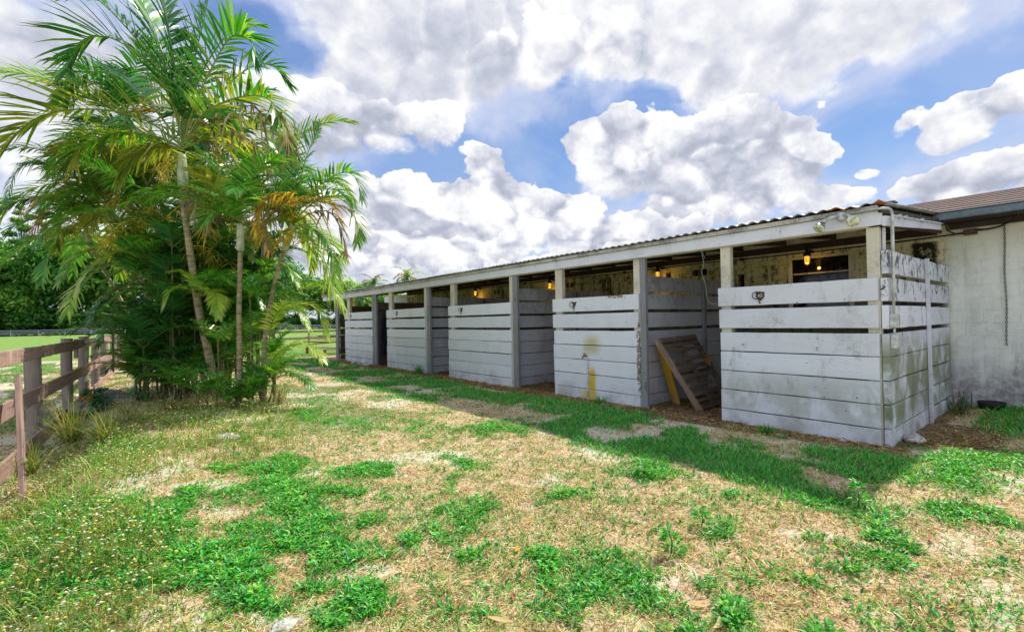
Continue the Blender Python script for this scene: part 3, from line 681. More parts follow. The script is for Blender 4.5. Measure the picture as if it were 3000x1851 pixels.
def ground_mat():
    m, t, b = material('dry sandy yard'); c = attr(t, 'col'); s = t.new('ShaderNodeSeparateColor'); t.l.new(c, s.inputs[0]); s = s.outputs
    p = geo(t); n1 = t.noise(p, 1.7, 6, .6); n2 = t.noise(p, 11, 6, .65); n3 = t.noise(p, 55, 4, .7); n4 = t.noise(p, 220, 2, .6)
    fib = t.noise(t.mapping(p, (30, 130, 1)), 1, 3, .6, 1.5); fib2 = t.noise(t.mapping(p, (120, 28, 1)), 1, 3, .6, 1.5)
    tan = t.mix(t.ramp(n2, .3, .7), (.50, .35, .21), (.80, .62, .42))
    tan = t.mix(t.ramp(t.math('MAXIMUM', fib, fib2), .52, .70, 0, .8), tan, (.74, .60, .38))
    tan = t.mix(t.ramp(n3, .54, .7, 0, .6), tan, (.22, .15, .09))
    sand = t.mix(t.ramp(n2, .35, .65), (.62, .52, .37), (.84, .75, .58)); sand = t.mix(t.ramp(n4, .55, .75, 0, .6), sand, (.28, .22, .17)); sand = t.mix(t.ramp(n3, .56, .7, 0, .5), sand, (.42, .34, .25))
    k = t.ramp(t.math('ADD', s[1], t.math('MULTIPLY_ADD', n2, .9, -.45)), .32, .62)
    cc = t.mix(k, tan, sand)
    straw = t.mix(t.ramp(t.math('MAXIMUM', fib, fib2), .42, .66), (.15, .085, .055), (.40, .255, .15)); straw = t.mix(t.ramp(n3, .57, .68, 0, .8), straw, (.60, .55, .50))
    cc = t.mix(t.ramp(t.math('ADD', s[2], t.math('MULTIPLY_ADD', n2, .6, -.3)), .35, .6), cc, straw)
    gr = t.mix(t.ramp(n2, .3, .7), (.045, .085, .018), (.17, .25, .045)); gr = t.mix(t.ramp(n3, .5, .72, 0, .7), gr, (.30, .30, .10))
    dist = t.vmath('LENGTH', p, out='Value')
    gr = t.mix(t.ramp(dist, 18, 40), gr, t.mix(t.ramp(n1, .3, .7), (.16, .30, .06), (.28, .42, .11)))
    cc = t.mix(t.math('MULTIPLY', t.ramp(t.math('ADD', s[0], t.math('MULTIPLY_ADD', n3, .8, -.4)), .35, .75), t.ramp(dist, 6, 30, .62, 1)), cc, gr)
    t.l.new(cc, b.inputs['Base Color']); b.inputs['Roughness'].default_value = .95; b.inputs['Specular IOR Level'].default_value = .1
    h = t.math('ADD', t.math('MULTIPLY', n2, 1.0), t.math('ADD', t.math('MULTIPLY', n3, .5), t.math('MULTIPLY', fib, .3)))
    t.l.new(t.bump(h, .9, .025), b.inputs['Normal']); return m
gnd = npmesh('ground', Vg, Fg, gc, ground_mat(), smooth=True); tag(gnd, kind='structure')

def scatter(n, near, far, power=2.0, xlim=(-40, 30), back=0.):
    """points on the ground, thinning out with distance from where one stands, over the whole forward half"""
    a = RNG.uniform(-1.0, 1.0, n)*R(60); u = RNG.random(n)
    d = near*(far/near)**u if power == 2 else (near**(2-power)+(far**(2-power)-near**(2-power))*u)**(1/(2-power))
    ang = YAW+a; x = d*np.sin(ang); y = d*np.cos(ang); return x, y
def blocked(x, y):
    return (x > X1-.02) | ((y > 1.6) & (x > X0-.05) & (y < 1.75))
def blades(x, y, h, w, bend, colr, lean=.3, tipc=1.25):
    n = len(x); az = RNG.uniform(0, 2*np.pi, n); z = height(x, y)
    dx, dy = np.cos(az), np.sin(az); px, py = -dy, dx
    l = RNG.normal(0, lean, n); la = RNG.uniform(0, 2*np.pi, n)
    V_ = np.zeros((n, 5, 3), 'f'); b_ = bend*h
    def P(i, s, wd, side):
        V_[:, i, 0] = x+dx*b_*s*s+np.cos(la)*l*h*s+px*wd*side; V_[:, i, 1] = y+dy*b_*s*s+np.sin(la)*l*h*s+py*wd*side; V_[:, i, 2] = z-.004+h*(s-.35*np.abs(bend)*s*s)
    P(0, 0, w*.5, 1); P(1, 0, w*.5, -1); P(2, .55, w*.42, 1); P(3, .55, w*.42, -1); P(4, 1, 0, 1)
    i = np.arange(n)[:, None]*5
    F_ = np.concatenate([i+[0, 1, 3], i+[0, 3, 2], i+[2, 3, 4]], 0)
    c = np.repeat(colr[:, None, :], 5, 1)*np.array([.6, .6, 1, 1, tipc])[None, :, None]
    return V_.reshape(-1, 3), F_, c.reshape(-1, 3)
def leaves(x, y, z, az, el, L, w, colr, fold=.25):
    """pointed leaves folded along the midrib, four points each"""
    n = len(x); d = np.stack([np.cos(az)*np.cos(el), np.sin(az)*np.cos(el), np.sin(el)], -1)
    sd = np.stack([-np.sin(az), np.cos(az), np.zeros(n)], -1); upv = np.cross(d, sd); upv[upv[:, 2] < 0] *= -1
    b_ = np.stack([x, y, z], -1); V_ = np.zeros((n, 4, 3))
    V_[:, 0] = b_; V_[:, 1] = b_+d*(L*.5)[:, None]+sd*(w*.5)[:, None]+upv*(w*fold)[:, None]
    V_[:, 2] = b_+d*(L*.5)[:, None]-sd*(w*.5)[:, None]+upv*(w*fold)[:, None]; V_[:, 3] = b_+d*L[:, None]-upv*(L*.12)[:, None]
    i = np.arange(n)[:, None]*4; F_ = np.concatenate([i+[0, 1, 3], i+[0, 3, 2]], 0)
    c = np.repeat(colr[:, None, :], 4, 1); return V_.reshape(-1, 3), F_, c.reshape(-1, 3)
def merge(parts):
    V_ = []; F_ = []; C = []; o = 0
    for v, f, c in parts: V_.append(v); F_.append(f+o); C.append(c); o += len(v)
    return np.concatenate(V_), np.concatenate(F_), np.concatenate(C)
def pick(n, cols, var=.18):
    c = np.array(cols)[RNG.integers(0, len(cols), n)]; return np.clip(c*(1+RNG.normal(0, var, (n, 1))), .005, .95)

# dry grass, mown short, over the whole yard
x, y = scatter(430000, 2.0, 26)
k = (~blocked(x, y)) & (y > -6) & (x > -12) & (x < X0) | ((x > X0) & (x < X1) & (y < 1.5))
x, y = x[k], y[k]; gmask = greenness(x, y); sm = sandiness(x, y)
k = RNG.random(len(x)) < np.clip(1.05-.92*sm-.25*gmask, .04, 1)*(.3+.7*sst(fbm(x, y, 6, 2, 61), .3, .6)); x, y = x[k], y[k]
d = np.hypot(x, y); n = len(x); h = RNG.uniform(.012, .045, n)*(1+.03*d); w = .0028+.0013*d*RNG.uniform(.5, 1.2, n)
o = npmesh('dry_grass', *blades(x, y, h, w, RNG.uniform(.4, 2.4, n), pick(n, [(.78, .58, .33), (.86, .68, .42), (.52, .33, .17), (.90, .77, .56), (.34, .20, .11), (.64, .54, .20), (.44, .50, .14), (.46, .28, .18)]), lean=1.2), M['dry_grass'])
tag(o, 'short straw coloured dry grass covering the sunlit yard', 'dry grass', kind='stuff')
# green grass: in the shade strip, at the right by the gable wall, thin elsewhere
x, y = scatter(520000, 2.2, 30, 1.5)
k = (~blocked(x, y)) & (x > -9) & (y > -5); x, y = x[k], y[k]; st = strip(x, y); gm = greenness(x, y)
pr = np.clip(st*1.0+.22*sst(gm, .25, .7)+.16*sst(fbm(x, y, 1.6, 3, 71), .42, .6), 0, 1)*(1-.0*st)*np.where(x > X0-.1, (y < 1.5)*1., 1)
pr = pr*(1-strawy(x, y)*.85)
k = RNG.random(len(x)) < pr; x, y, st = x[k], y[k], st[k]; d = np.hypot(x, y); n = len(x)
h = RNG.uniform(.03, .085, n)*(.7+.6*st)*(1+.4*(fbm(x, y, 2, 2, 72)-.4)); w = .0035+.0011*d
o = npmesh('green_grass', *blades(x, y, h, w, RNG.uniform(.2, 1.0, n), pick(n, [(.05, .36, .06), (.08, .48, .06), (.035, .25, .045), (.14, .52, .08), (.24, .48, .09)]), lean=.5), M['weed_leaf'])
tag(o, 'green grass growing in the shade strip along the stalls and by the block wall', 'grass', kind='stuff')
# broad leaved weeds in patches
x, y = scatter(110000, 2.0, 15)
k = ~blocked(x, y) & (x < 12); x, y = x[k], y[k]; gm = patches(x+(fbm(x, y, 2.8, 4, 21)-.5)*1.05, y+(fbm(x, y, 2.8, 4, 22)-.5)*1.05, GREEN)
br = gm*sst(fbm(x, y, 8.5, 4, 31)+.36*gm, .41, .76)
k = RNG.random(len(x)) < np.clip(br*1.15, 0, 1)+.035*sst(fbm(x, y, 1.3, 3, 33), .4, .6); x, y = x[k], y[k]; gmk = br[k]; npl = len(x)
m_ = 8
sx = np.repeat(x, m_); sy = np.repeat(y, m_); n = len(sx); d = np.hypot(sx, sy)
hz_ = np.repeat(RNG.uniform(.008, .06, npl)*(.35+.65*gmk), m_)*RNG.uniform(.15, 1, n); az = RNG.uniform(0, 2*np.pi, n)
rr = RNG.uniform(0, .06, n); sx = sx+np.cos(az)*rr; sy = sy+np.sin(az)*rr
tone_ = np.repeat(RNG.uniform(.75, 1.3, npl), m_)[:, None]
colw = pick(n, [(.07, .56, .05), (.12, .66, .06), (.045, .36, .04), (.26, .68, .09), (.11, .56, .15), (.38, .60, .10)], .2)*tone_*(.55+.6*(hz_/.08))[:, None].clip(.5, 1.25)
L = RNG.uniform(.018, .044, n)*(1+.05*d); lv = leaves(sx, sy, height(sx, sy)+hz_, az, RNG.uniform(-.2, .95, n), L, L*RNG.uniform(.30, .46, n), colw)
o = npmesh('green_weeds', *lv, M['weed_leaf']); tag(o, 'bright green broad leaved weeds in ragged patches on the dry yard', 'weeds', kind='stuff')
# yellow flowered low growth by the fence and the palms
FLW = [(patch(*p[:4], p[4]), p[5]) for p in [(350, 700, 560, 450, A_, 1), (1150, 230, 700, 170, A_, 1.0), (1500, 130, 330, 90, A_, 1), (300, 1050, 350, 180, A_, .5), (800, 450, 350, 120, A_, .6), (650, 400, 200, 150, A_, .6)]]
x, y = scatter(95000, 2.6, 17); fm = patches(x, y, FLW); fm = np.maximum(fm, .8*sst(x, -1.3, -.9)*sst(x, 2.6, 1.6)*sst(y, 8, 10)*sst(y, 17, 15))
k = RNG.random(len(x)) < fm*sst(fbm(x, y, 2.5, 3, 81), .34, .6)*.55; x, y = x[k], y[k]; n = len(x); d = np.hypot(x, y)
stem_h = RNG.uniform(.05, .26, n)*(1+.3*(fbm(x, y, 1.5, 2, 82)-.5))
st_ = blades(x, y, stem_h, .0025+.0006*d, RNG.uniform(0, .35, n), pick(n, [(.22, .34, .06), (.40, .40, .12), (.30, .25, .08)]), lean=.2)
tips = st_[0].reshape(-1, 5, 3)[:, 4]
m_ = 4; bx, by = np.repeat(x, m_), np.repeat(y, m_); nn = len(bx); az = RNG.uniform(0, 6.28, nn); L = RNG.uniform(.02, .05, nn)*(1+.04*np.hypot(bx, by))
lf = leaves(bx, by, height(bx, by)+RNG.uniform(0, .7, nn)*np.repeat(stem_h, m_), az, RNG.uniform(-.1, 1, nn), L, L*.3, pick(nn, [(.10, .26, .03), (.20, .34, .05), (.32, .33, .08), (.36, .26, .07), (.06, .2, .03)]))
v_, f_, c_ = merge([st_, lf]); o = npmesh('flower_stems', v_, f_, c_, M['weed_leaf']); tag(o, 'thin stems and leaves of the yellow flowered weeds by fence and palms', 'weeds', kind='stuff')
k = RNG.random(n) < .62; tp = tips[k]; n = len(tp); r_ = RNG.uniform(.005, .011, n)*(1+.05*d[k])
oc = np.array([(1, 0, 0), (0, 1, 0), (-1, 0, 0), (0, -1, 0), (0, 0, .7), (0, 0, -.6)]); V_ = tp[:, None, :]+oc[None]*r_[:, None, None]
fo = np.array([(0, 1, 4), (1, 2, 4), (2, 3, 4), (3, 0, 4), (1, 0, 5), (2, 1, 5), (3, 2, 5), (0, 3, 5)]); F_ = (np.arange(n)[:, None, None]*6+fo[None]).reshape(-1, 3)
c_ = np.repeat(pick(n, [(.88, .76, .30), (.88, .80, .56), (.85, .66, .12), (.85, .78, .60), (.80, .74, .62)], .1)[:, None, :], 6, 1).reshape(-1, 3)
o = npmesh('flower_heads', V_.reshape(-1, 3), F_, c_, M['flower']); tag(o, 'small pale yellow flower heads dotted over the weeds at the left', 'flowers', kind='stuff')
# wispy pale green grass standing among the flowers
x, y = scatter(170000, 2.4, 17); fm = np.maximum(patches(x, y, FLW), .9*sst(x, -1.6, -1.1)*sst(x, .3, -.3)*sst(y, 5, 6)*sst(y, 16, 14)); k = RNG.random(len(x)) < fm*(.25+.75*sst(fbm(x, y, 3.5, 3, 91), .38, .62))*.75*(.40+.60*sst(np.hypot(x, y), 4.5, 8)); x, y = x[k], y[k]; n = len(x); d = np.hypot(x, y)
hh = RNG.uniform(.05, .22, n)*(.6+.9*fbm(x, y, 1.2, 2, 92)); o = npmesh('wispy_grass', *blades(x, y, hh, .0022+.0008*d, RNG.uniform(.2, 1.3, n), pick(n, [(.34, .54, .10), (.18, .46, .06), (.48, .60, .16), (.62, .60, .26), (.50, .42, .18), (.10, .38, .05), (.14, .44, .06)]), lean=.45), M['dry_grass'])
tag(o, 'wispy pale green grass standing among the flowers at the left', 'grass', kind='stuff')
# short green sprigs mixed through the sunlit turf
x, y = scatter(60000, 2.2, 14); k = ~blocked(x, y) & (x < 11); x, y = x[k], y[k]; k = RNG.random(len(x)) < .5*sst(fbm(x, y, 1.2, 4, 95), .42, .62)+.5*patches(x, y, GREEN); x, y = x[k], y[k]; n = len(x); d = np.hypot(x, y)
o = npmesh('turf_sprigs', *blades(x, y, RNG.uniform(.015, .05, n), .004+.0012*d, RNG.uniform(.3, 1.6, n), pick(n, [(.14, .58, .06), (.28, .64, .09), (.08, .46, .05), (.44, .58, .12)]), lean=.9), M['weed_leaf']); tag(o, 'short green sprigs mixed through the dry turf', 'grass', kind='stuff')
# loose straw in the stalls' doorways and under the end wall
x = RNG.uniform(6.2, 10.4, 42000); y = RNG.uniform(.5, 21, 42000); k = RNG.random(42000) < strawy(x, y)*np.where(x > 8.5, .5, 1)*(1-(x > X0-.04)*(x < X0+.02)); x, y = x[k], y[k]; n = len(x)
az = RNG.uniform(0, 6.28, n); L = RNG.uniform(.03, .13, n)
lv = leaves(x, y, height(x, y)+RNG.uniform(.003, .03, n), az, RNG.normal(0, .18, n), L, np.full(n, .006)+.0006*np.hypot(x, y), pick(n, [(.42, .26, .13), (.28, .15, .08), (.56, .40, .20), (.20, .10, .06)]))
o = npmesh('straw_litter', *lv, M['dry_grass']); tag(o, 'loose brown straw lying along the foot of the plank stalls', 'straw', kind='stuff')

# ------------------------------------------------------------------ things on and around the stable
def torus(mb, c, Rr, r, nrm, seg=20, s2=6, a0=0, a1=2*math.pi, sx=1.):
    n = Vector(nrm).normalized(); u = n.orthogonal().normalized(); w = n.cross(u); c = Vector(c)
    pts = [c+(u*math.cos(a0+(a1-a0)*k/seg)*sx+w*math.sin(a0+(a1-a0)*k/seg))*Rr for k in range(seg+1)]
    mb.tube(pts, r, s2, cap=False)
# bridle hooks on the stall fronts
HOOKS = [(3.09, 1.895, 'round rusty tack hook on the nearest stall front'), (6.78, 1.905, 'rusty tack hook on the stall front with the tap'), (11.07, 1.92, 'rusty tack hook on the middle stall front, third from the near end'),
         (15.17, 1.92, 'rusty tack hook on the fourth stall front from the near end'), (19.62, 1.91, 'rusty tack hook on the farthest stall front')]
for k, (y, z, lab) in enumerate(HOOKS):
    x = X0-.036; root = empty('tack_hook', (x, y, z), lab, 'hook', 'rusty tack hooks on the stall fronts')
    m_ = MB(); m_.lathe([(.001, 0), (.042, 0), (.042, .010), (.026, .014), (.001, .012)], (x, y, z), (-1, 0, 0), 16) if k else torus(m_, (x-.012, y, z), .046, .014, (1, 0, 0))
    for a in (40, 140, 270):
        m_.lathe([(.001, .001), (.016, .001), (.016, .012), (.001, .014)], (x, y+.058*math.cos(R(a)), z+.058*math.sin(R(a))), (-1, 0, 0), 10)
    m_.build('mounting_plate', M['iron'], root)
    m_ = MB(); torus(m_, (x-.03, y+.045, z+.002), .052, .0065, (.9, .25, 0)); m_.tube([(x-.01, y+.005, z-.05), (x-.035, y+.01, z-.08), (x-.03, y, z-.11), (x-.004, y, z-.105)], .008, 7); m_.build('ring', M['iron'], root)
# tap on its stand pipe
root = empty('garden_tap', (7.02, 6.42, 0), 'white stand pipe with a rusty tap in front of the second stall front', 'tap')
m_ = MB(); m_.tube([(7.02, 6.43, -.05), (7.018, 6.425, .4), (7.02, 6.42, .84), (7.02, 6.425, .87)], .012, 10)
for z in (.03, .18, .62, .80): m_.lathe([(.013, -.012), (.018, -.012), (.018, .012), (.013, .012)], (7.02, 6.425, z))
m_.build('pipe', M['pvc'], root)
m_ = MB(); m_.tube([(7.02, 6.42, .865), (7.0, 6.46, .872), (6.995, 6.51, .868), (6.99, 6.53, .835), (6.99, 6.532, .815)], [.013, .015, .015, .012, .011], 10)
m_.lathe([(.008, 0), (.008, .035), (.001, .036)], (6.995, 6.49, .88)); torus(m_, (6.995, 6.49, .915), .024, .006, (0, 0, 1)); m_.build('tap', M['brass'], root)
# wire caged lamps
for k, (y, lab) in enumerate(((3.66, 'lit amber caged lamp hanging beside the dark window, nearest of the row'), (7.09, 'lit amber caged lamp above the second partition, beside two square vents'),
                              (11.10, 'lit amber caged lamp seen between the posts of the third stall'), (15.35, 'lit amber caged lamp farthest down the stable wall'))):
    c = Vector((10.42, y, 2.70)); root = empty('caged_lamp', c+Vector((0, 0, .2)), lab, 'lamp', 'amber caged lamps along the stable wall')
    m_ = MB(); m_.lathe([(.03, .24), (.03, .14), (.062, .12), (.066, .07), (.058, .065)], c, seg=16); m_.lathe([(.05, .30), (.05, .24), (.001, .24)], c, seg=12); m_.tube([c+Vector((0, 0, .2)), c+Vector((.17, 0, .2))], .014, 8); m_.build('lamp_holder', M['black_pipe'], root)
    m_ = MB(); m_.lathe([(.043, .066), (.046, .02), (.045, -.04), (.034, -.075), (.001, -.088)], c, seg=16); m_.build('glass_globe', M['lamp'], root, loc=c)
    m_ = MB()
    for q in range(6):
        a = math.pi*q/3; m_.tube([c+Vector((math.cos(a)*r, math.sin(a)*r, z)) for r, z in ((.056, .068), (.056, 0), (.055, -.05), (.04, -.09), (.004, -.103))], .0028, 5)
    for z in (.02, -.03): torus(m_, c+Vector((0, 0, z)), .056, .0028, (0, 0, 1))
    m_.build('wire_cage', M['black_pipe'], root)
    pl = bpy.data.lights.new('lamp_bulb', 'POINT'); pl.energy = 2.2; pl.color = (1, .55, .10); pl.shadow_soft_size = .03
    po = bpy.data.objects.new('lamp_bulb', pl); COL.objects.link(po); po.parent = root; po.location = (-.02, 0, -.33)
# black conduit along the wall
root = empty('wall_conduit', (10.62, 1.3, 2.88), 'black conduit running along the top of the block wall to a square box', 'conduit')
m_ = MB(); m_.tube([(10.645, 1.4, 2.90)]+[(10.645, y, 2.875+.012*math.sin(y*1.3)) for y in np.arange(2, 21.5, .75)], .013, 7)
for y in (3.66, 5.05, 7.09, 8.3, 11.1, 12.6, 15.35, 18): m_.box((10.62, y-.035, 2.845), (10.677, y+.035, 2.905))
m_.build('pipe', M['black_pipe'], root)
m_ = MB(); m_.box((10.60, 1.26, 2.865), (10.677, 1.42, 2.955), bev=.008); m_.build('junction_box', M['iron'], root)
m_ = MB(); m_.tube([(10.64, 1.27, 2.93), (10.62, 1.15, 2.92), (10.60, 1.0, 2.94), (10.55, .86, 3.0), (10.46, .77, 3.09)], .014, 8); m_.tube([(10.63, 1.42, 2.90), (10.60, 1.52, 2.90), (10.5, 1.60, 2.96), (10.4, 1.6, 3.02)], .012, 8); m_.build('cable', M['black_pipe'], root)
# chain on the gable stretch
m_ = MB()
for k in range(58):
    z = 3.06-k*.0345; n_ = (1, 0, 0) if k % 2 else (0, 1, 0); c = Vector((10.645, .962-.006*math.sin(k*.2), z))
    pts = [c+Vector((0, math.cos(a)*.011, math.sin(a)*.022)) if k % 2 else c+Vector((math.cos(a)*.011, 0, math.sin(a)*.022)) for a in np.linspace(0, 2*math.pi, 11)]
    m_.tube(pts, .0042, 5, cap=False)
m_.tube([(10.67, .962, 3.085), (10.64, .962, 3.08)], .008, 6)
tag(m_.build('hanging_chain', M['iron']), 'rusty link chain hanging down the pale block wall', 'chain')
# grey conduit, outlet boxes and floodlight at the corner
root = empty('corner_conduit', (7.14, 1.57, 1.3), 'grey metal conduit with two switch boxes running down the end wall at the corner', 'conduit')
m_ = MB(); m_.tube([(6.985, 2.0, 2.865), (6.985, 1.75, 2.865), (6.99, 1.63, 2.862), (7.02, 1.585, 2.855), (7.08, 1.575, 2.845), (7.115, 1.573, 2.82), (7.13, 1.572, 2.77), (7.13, 1.572, 2.2), (7.12, 1.58, 1.60)], .0145, 10)
m_.tube([(10.15, 1.60, 3.03), (9.0, 1.60, 2.935), (7.6, 1.602, 2.83), (7.27, 1.60, 2.80), (7.20, 1.598, 2.765), (7.185, 1.595, 2.70), (7.183, 1.594, 2.2), (7.17, 1.594, 1.60)], .0125, 10)
for z in (2.3,): m_.box((7.10, 1.588, z-.012), (7.21, 1.6, z+.012), bev=.002)
for x in (7.6, 7.9, 8.8): m_.box((x, 1.585, 2.80+(x-7.6)*.078), (x+.02, 1.622, 2.86+(x-7.6)*.078), bev=.002)
m_.tube([(7.15, 1.585, 1.44), (7.155, 1.585, 1.36)], .013, 8); m_.build('pipe', M['galv'], root)
m_ = MB(); m_.box((7.09, 1.545, 1.44), (7.20, 1.618, 1.60), bev=.006); m_.build('switch_box', M['galv'], root)
m_ = MB(); m_.box((7.203, 1.55, 1.46), (7.26, 1.618, 1.585), bev=.006); m_.lathe([(.018, 0), (.02, .03), (.012, .035), (.001, .036)], (7.262, 1.58, 1.52), (1, 0, 0), 10); m_.build('wood_block', M['lumber_pale'], root)
m_ = MB(); m_.box((7.11, 1.545, 1.19), (7.22, 1.618, 1.35), bev=.006); m_.box((7.225, 1.55, 1.20), (7.262, 1.618, 1.34), bev=.006); m_.build('outlet_box', M['galv'], root)
root = empty('twin_floodlight', (6.98, 2.05, 2.84), 'twin floodlight with two silvery bulbs under the roof corner', 'floodlight')
m_ = MB(); m_.lathe([(.001, -.012), (.058, -.012), (.062, .0), (.058, .028), (.03, .036), (.001, .037)], (6.99, 2.05, 2.835), (-1, 0, .05), 22); m_.build('mounting_plate', M['galv'], root)
for (hc, d, arm) in (((6.875, 2.29, 2.745), (-.62, .28, -.72), ((6.96, 2.08, 2.845), (6.93, 2.15, 2.835), (6.905, 2.215, 2.80))), ((6.855, 1.865, 2.725), (-.70, -.30, -.42), ((6.96, 2.02, 2.845), (6.93, 1.97, 2.835), (6.905, 1.925, 2.79)))):
    m_ = MB(); m_.tube(arm, [.021, .019, .024], 12); m_.lathe([(.001, 0), (.027, 0), (.03, .01), (.03, .045), (.024, .05)], Vector(arm[2])-Vector(d).normalized()*.01, d, 14); m_.build('arm', M['galv'], root)
    dd = Vector(d).normalized(); o = Vector(arm[2])+dd*.035
    m_ = MB(); m_.lathe([(.018, 0), (.024, .018), (.052, .052), (.070, .088), (.073, .098)], o, dd, 24); lp = m_.build('lamp_bulb', M['reflector'], root)
    m_ = MB(); m_.lathe([(.0725, .097), (.062, .110), (.035, .118), (.001, .120)], o, dd, 24); m_.build('lens', M['lens'], lp)
# pallet leaning in the doorway
TL, TR, BL, BR = Vector((7.22, 4.92, 1.235)), Vector((8.42, 4.94, 1.27)), Vector((7.50, 4.26, .015)), Vector((8.70, 4.33, .03))
root = empty('wooden_pallet', (BL+BR)/2, 'broken dark wooden pallet leaning in the stall doorway', 'pallet')
nrm = (TR-TL).cross(BL-TL).normalized(); nrm = nrm if nrm.y < 0 else -nrm
for k, q in enumerate((0.0, .5, 1.0)):
    a = TL.lerp(TR, q); b = BL.lerp(BR, q)
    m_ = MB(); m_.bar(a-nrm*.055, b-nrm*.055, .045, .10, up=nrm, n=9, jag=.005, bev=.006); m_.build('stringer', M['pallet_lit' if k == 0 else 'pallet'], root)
for s_, wd, qa, qb, off in ((.035, .11, 0, 1, 0), (.115, .09, 0, .99, 0), (.19, .09, .01, 1, .003), (.32, .10, .02, .96, 0), (.43, .10, 0, 1, 0), (.555, .10, .01, .84, 0), (.67, .09, .01, .70, 0), (.78, .10, 0, 1.0, .004), (.87, .05, .0, 1.0, 0), (.955, .11, 0, 1, 0)):
    a = TL.lerp(BL, s_); b = TR.lerp(BR, s_); p = a.lerp(b, qa); q = a.lerp(b, qb)
    m_ = MB(); m_.bar(p+nrm*.008, q+nrm*.008, wd*.82, .017, up=nrm, n=10, jag=.004, bev=.004); m_.build('deck_board', M['pallet'], root)
for s_ in (.06, .5, .93):
    a = TL.lerp(BL, s_); b = TR.lerp(BR, s_); m_ = MB(); m_.bar(a-nrm*.116, b-nrm*.116, .10, .017, up=nrm, n=10, jag=.004); m_.build('deck_board', M['pallet'], root)
m_ = MB(); m_.bar((7.47, 5.07, 1.12), (7.86, 4.99, -.02), .045, .20, up=(-.45, -1, 0), n=6, jag=.003); tag(m_.build('mustard_board', M['yellow']), 'mustard yellow board leaning behind the pallet', 'board')
xs_, ys_, zs_ = RNG.normal(8.22, .045, 170), RNG.normal(4.56, .03, 170), RNG.normal(.83, .035, 170)
L = RNG.uniform(.05, .15, 170)
o = npmesh('straw_wisp', *leaves(xs_, ys_, zs_, RNG.uniform(0, 6.28, 170), RNG.uniform(-1.4, .5, 170), L, np.full(170, .005), pick(170, [(.55, .38, .14), (.66, .48, .22), (.40, .25, .09)])), M['dry_grass']); tag(o, 'wisp of golden straw caught on the edge of the pallet', 'straw')
# dark cloth strip
v = []; f = []; pass
P_ = CO+ray(1125, 915)*((17.0-0)/ray(1125, 915)[1])
nv = 22
for k in range(nv):
    z = P_[2]-(P_[2]-.40)*k/(nv-1); w_ = (.03+.16*sst(np.array(k/nv), 0, .18))*(1-.12*math.sin(k*.9))
    for j in range(5): v.append((P_[0]+(j/4-.5)*w_*1.3, 17.0+.03*math.sin(j*2.1+k*.4), z-.02*abs(j-2)*(k == nv-1)))
for k in range(nv-1):
    for j in range(4): a = k*5+j; f.append((a, a+1, a+6, a+5))
m_ = MB(); m_.raw(v, f); tag(m_.build('hanging_cloth', M['cloth']), 'dark blue cloth strip hanging in the far doorway', 'cloth')
# light green twine by the doorway
m_ = MB(); m_.tube([(7.04, 3.98, 2.66), (7.02, 3.93, 2.45), (7.02, 3.97, 2.3), (7.01, 3.90, 2.1), (7.0, 3.885, 1.95), (7.0, 3.86, 1.84), (7.02, 3.80, 1.80), (7.03, 3.70, 1.81)], .0035, 5); m_.tube([(7.04, 3.98, 2.66), (7.0, 3.9, 2.52)], .003, 5)
tag(m_.build('twine', M['twine']), 'pale green twine dangling from the header in the pallet doorway', 'twine')
# stones
def stone(name, c, r, seed, label, group=None, mat='rock', flat=.55):
    v = []; f = []; nu, nv_ = 22, 12; rs = np.random.default_rng(seed); o_ = rs.uniform(0, 50, 3)
    for j in range(nv_+1):
        th = math.pi*j/nv_
        for i in range(nu):
            ph = 2*math.pi*i/nu; d = Vector((math.sin(th)*math.cos(ph), math.sin(th)*math.sin(ph), math.cos(th)))
            q = 1+.34*mnoise.noise(d*1.5+Vector(o_))+.15*mnoise.noise(d*4+Vector(o_))+.06*mnoise.noise(d*11+Vector(o_))
            v.append((c[0]+d.x*r[0]*q, c[1]+d.y*r[1]*q, c[2]+d.z*r[2]*q))
    for j in range(nv_):
        for i in range(nu): f.append((j*nu+i, (j+1)*nu+i, (j+1)*nu+(i+1) % nu, j*nu+(i+1) % nu))
    m_ = MB(); m_.raw(v, f); o = m_.build(name, M[mat]); return tag(o, label, 'rock', group)
stone('rock', (7.56, 1.50, .03), (.15, .10, .07), 3, 'rounded pale limestone rock at the foot of the end wall')
GP = 'small pale stones at the foot of the stall fronts'
for k, (u, v_) in enumerate(((2470, 1292), (2350, 1262), (2330, 1240), (1047, 1063), (1060, 1066), (1075, 1069), (1086, 1070), (2285, 1275))):
    g_ = on_ground(u, v_); far_ = k in (3, 4, 5, 6); s_ = random.uniform(.03, .05)*(2.6 if far_ else 1)
    stone('stone', (g_[0]-(.12 if far_ else 0), g_[1], .0), (s_*1.2, s_*1.4, s_*.7), 20+k, 'pale stone heaped against the farthest stall front' if far_ else 'small pale stone in the litter before the nearest stall front', GP+(' far' if far_ else ' near'))
g_ = on_ground(664, 1290); stone('rock', (g_[0], g_[1], .02), (.17, .13, .08), 9, 'low pinkish lump of rock among the yellow flowers left of centre')
g_ = on_ground(830, 1835); stone('clod', (g_[0], g_[1], -.01), (.09, .07, .035), 12, 'greyish clod of sand at the bottom edge of the yard')
tub = empty('feed_tub', (10.45, 1.13, .1), 'low black rubber tub against the pale block wall', 'tub'); m_ = MB()
m_.lathe([(.001, .012), (.12, .012), (.15, .10), (.162, .105), (.165, .09), (.145, .0), (.001, 0)], (10.45, 1.13, .09), seg=26); m_.build('bowl', M['rubber'], tub)
m_ = MB(); torus(m_, (10.45, 1.13, .192), .16, .010, (0, 0, 1), 26); m_.build('rim', M['rubber'], tub)
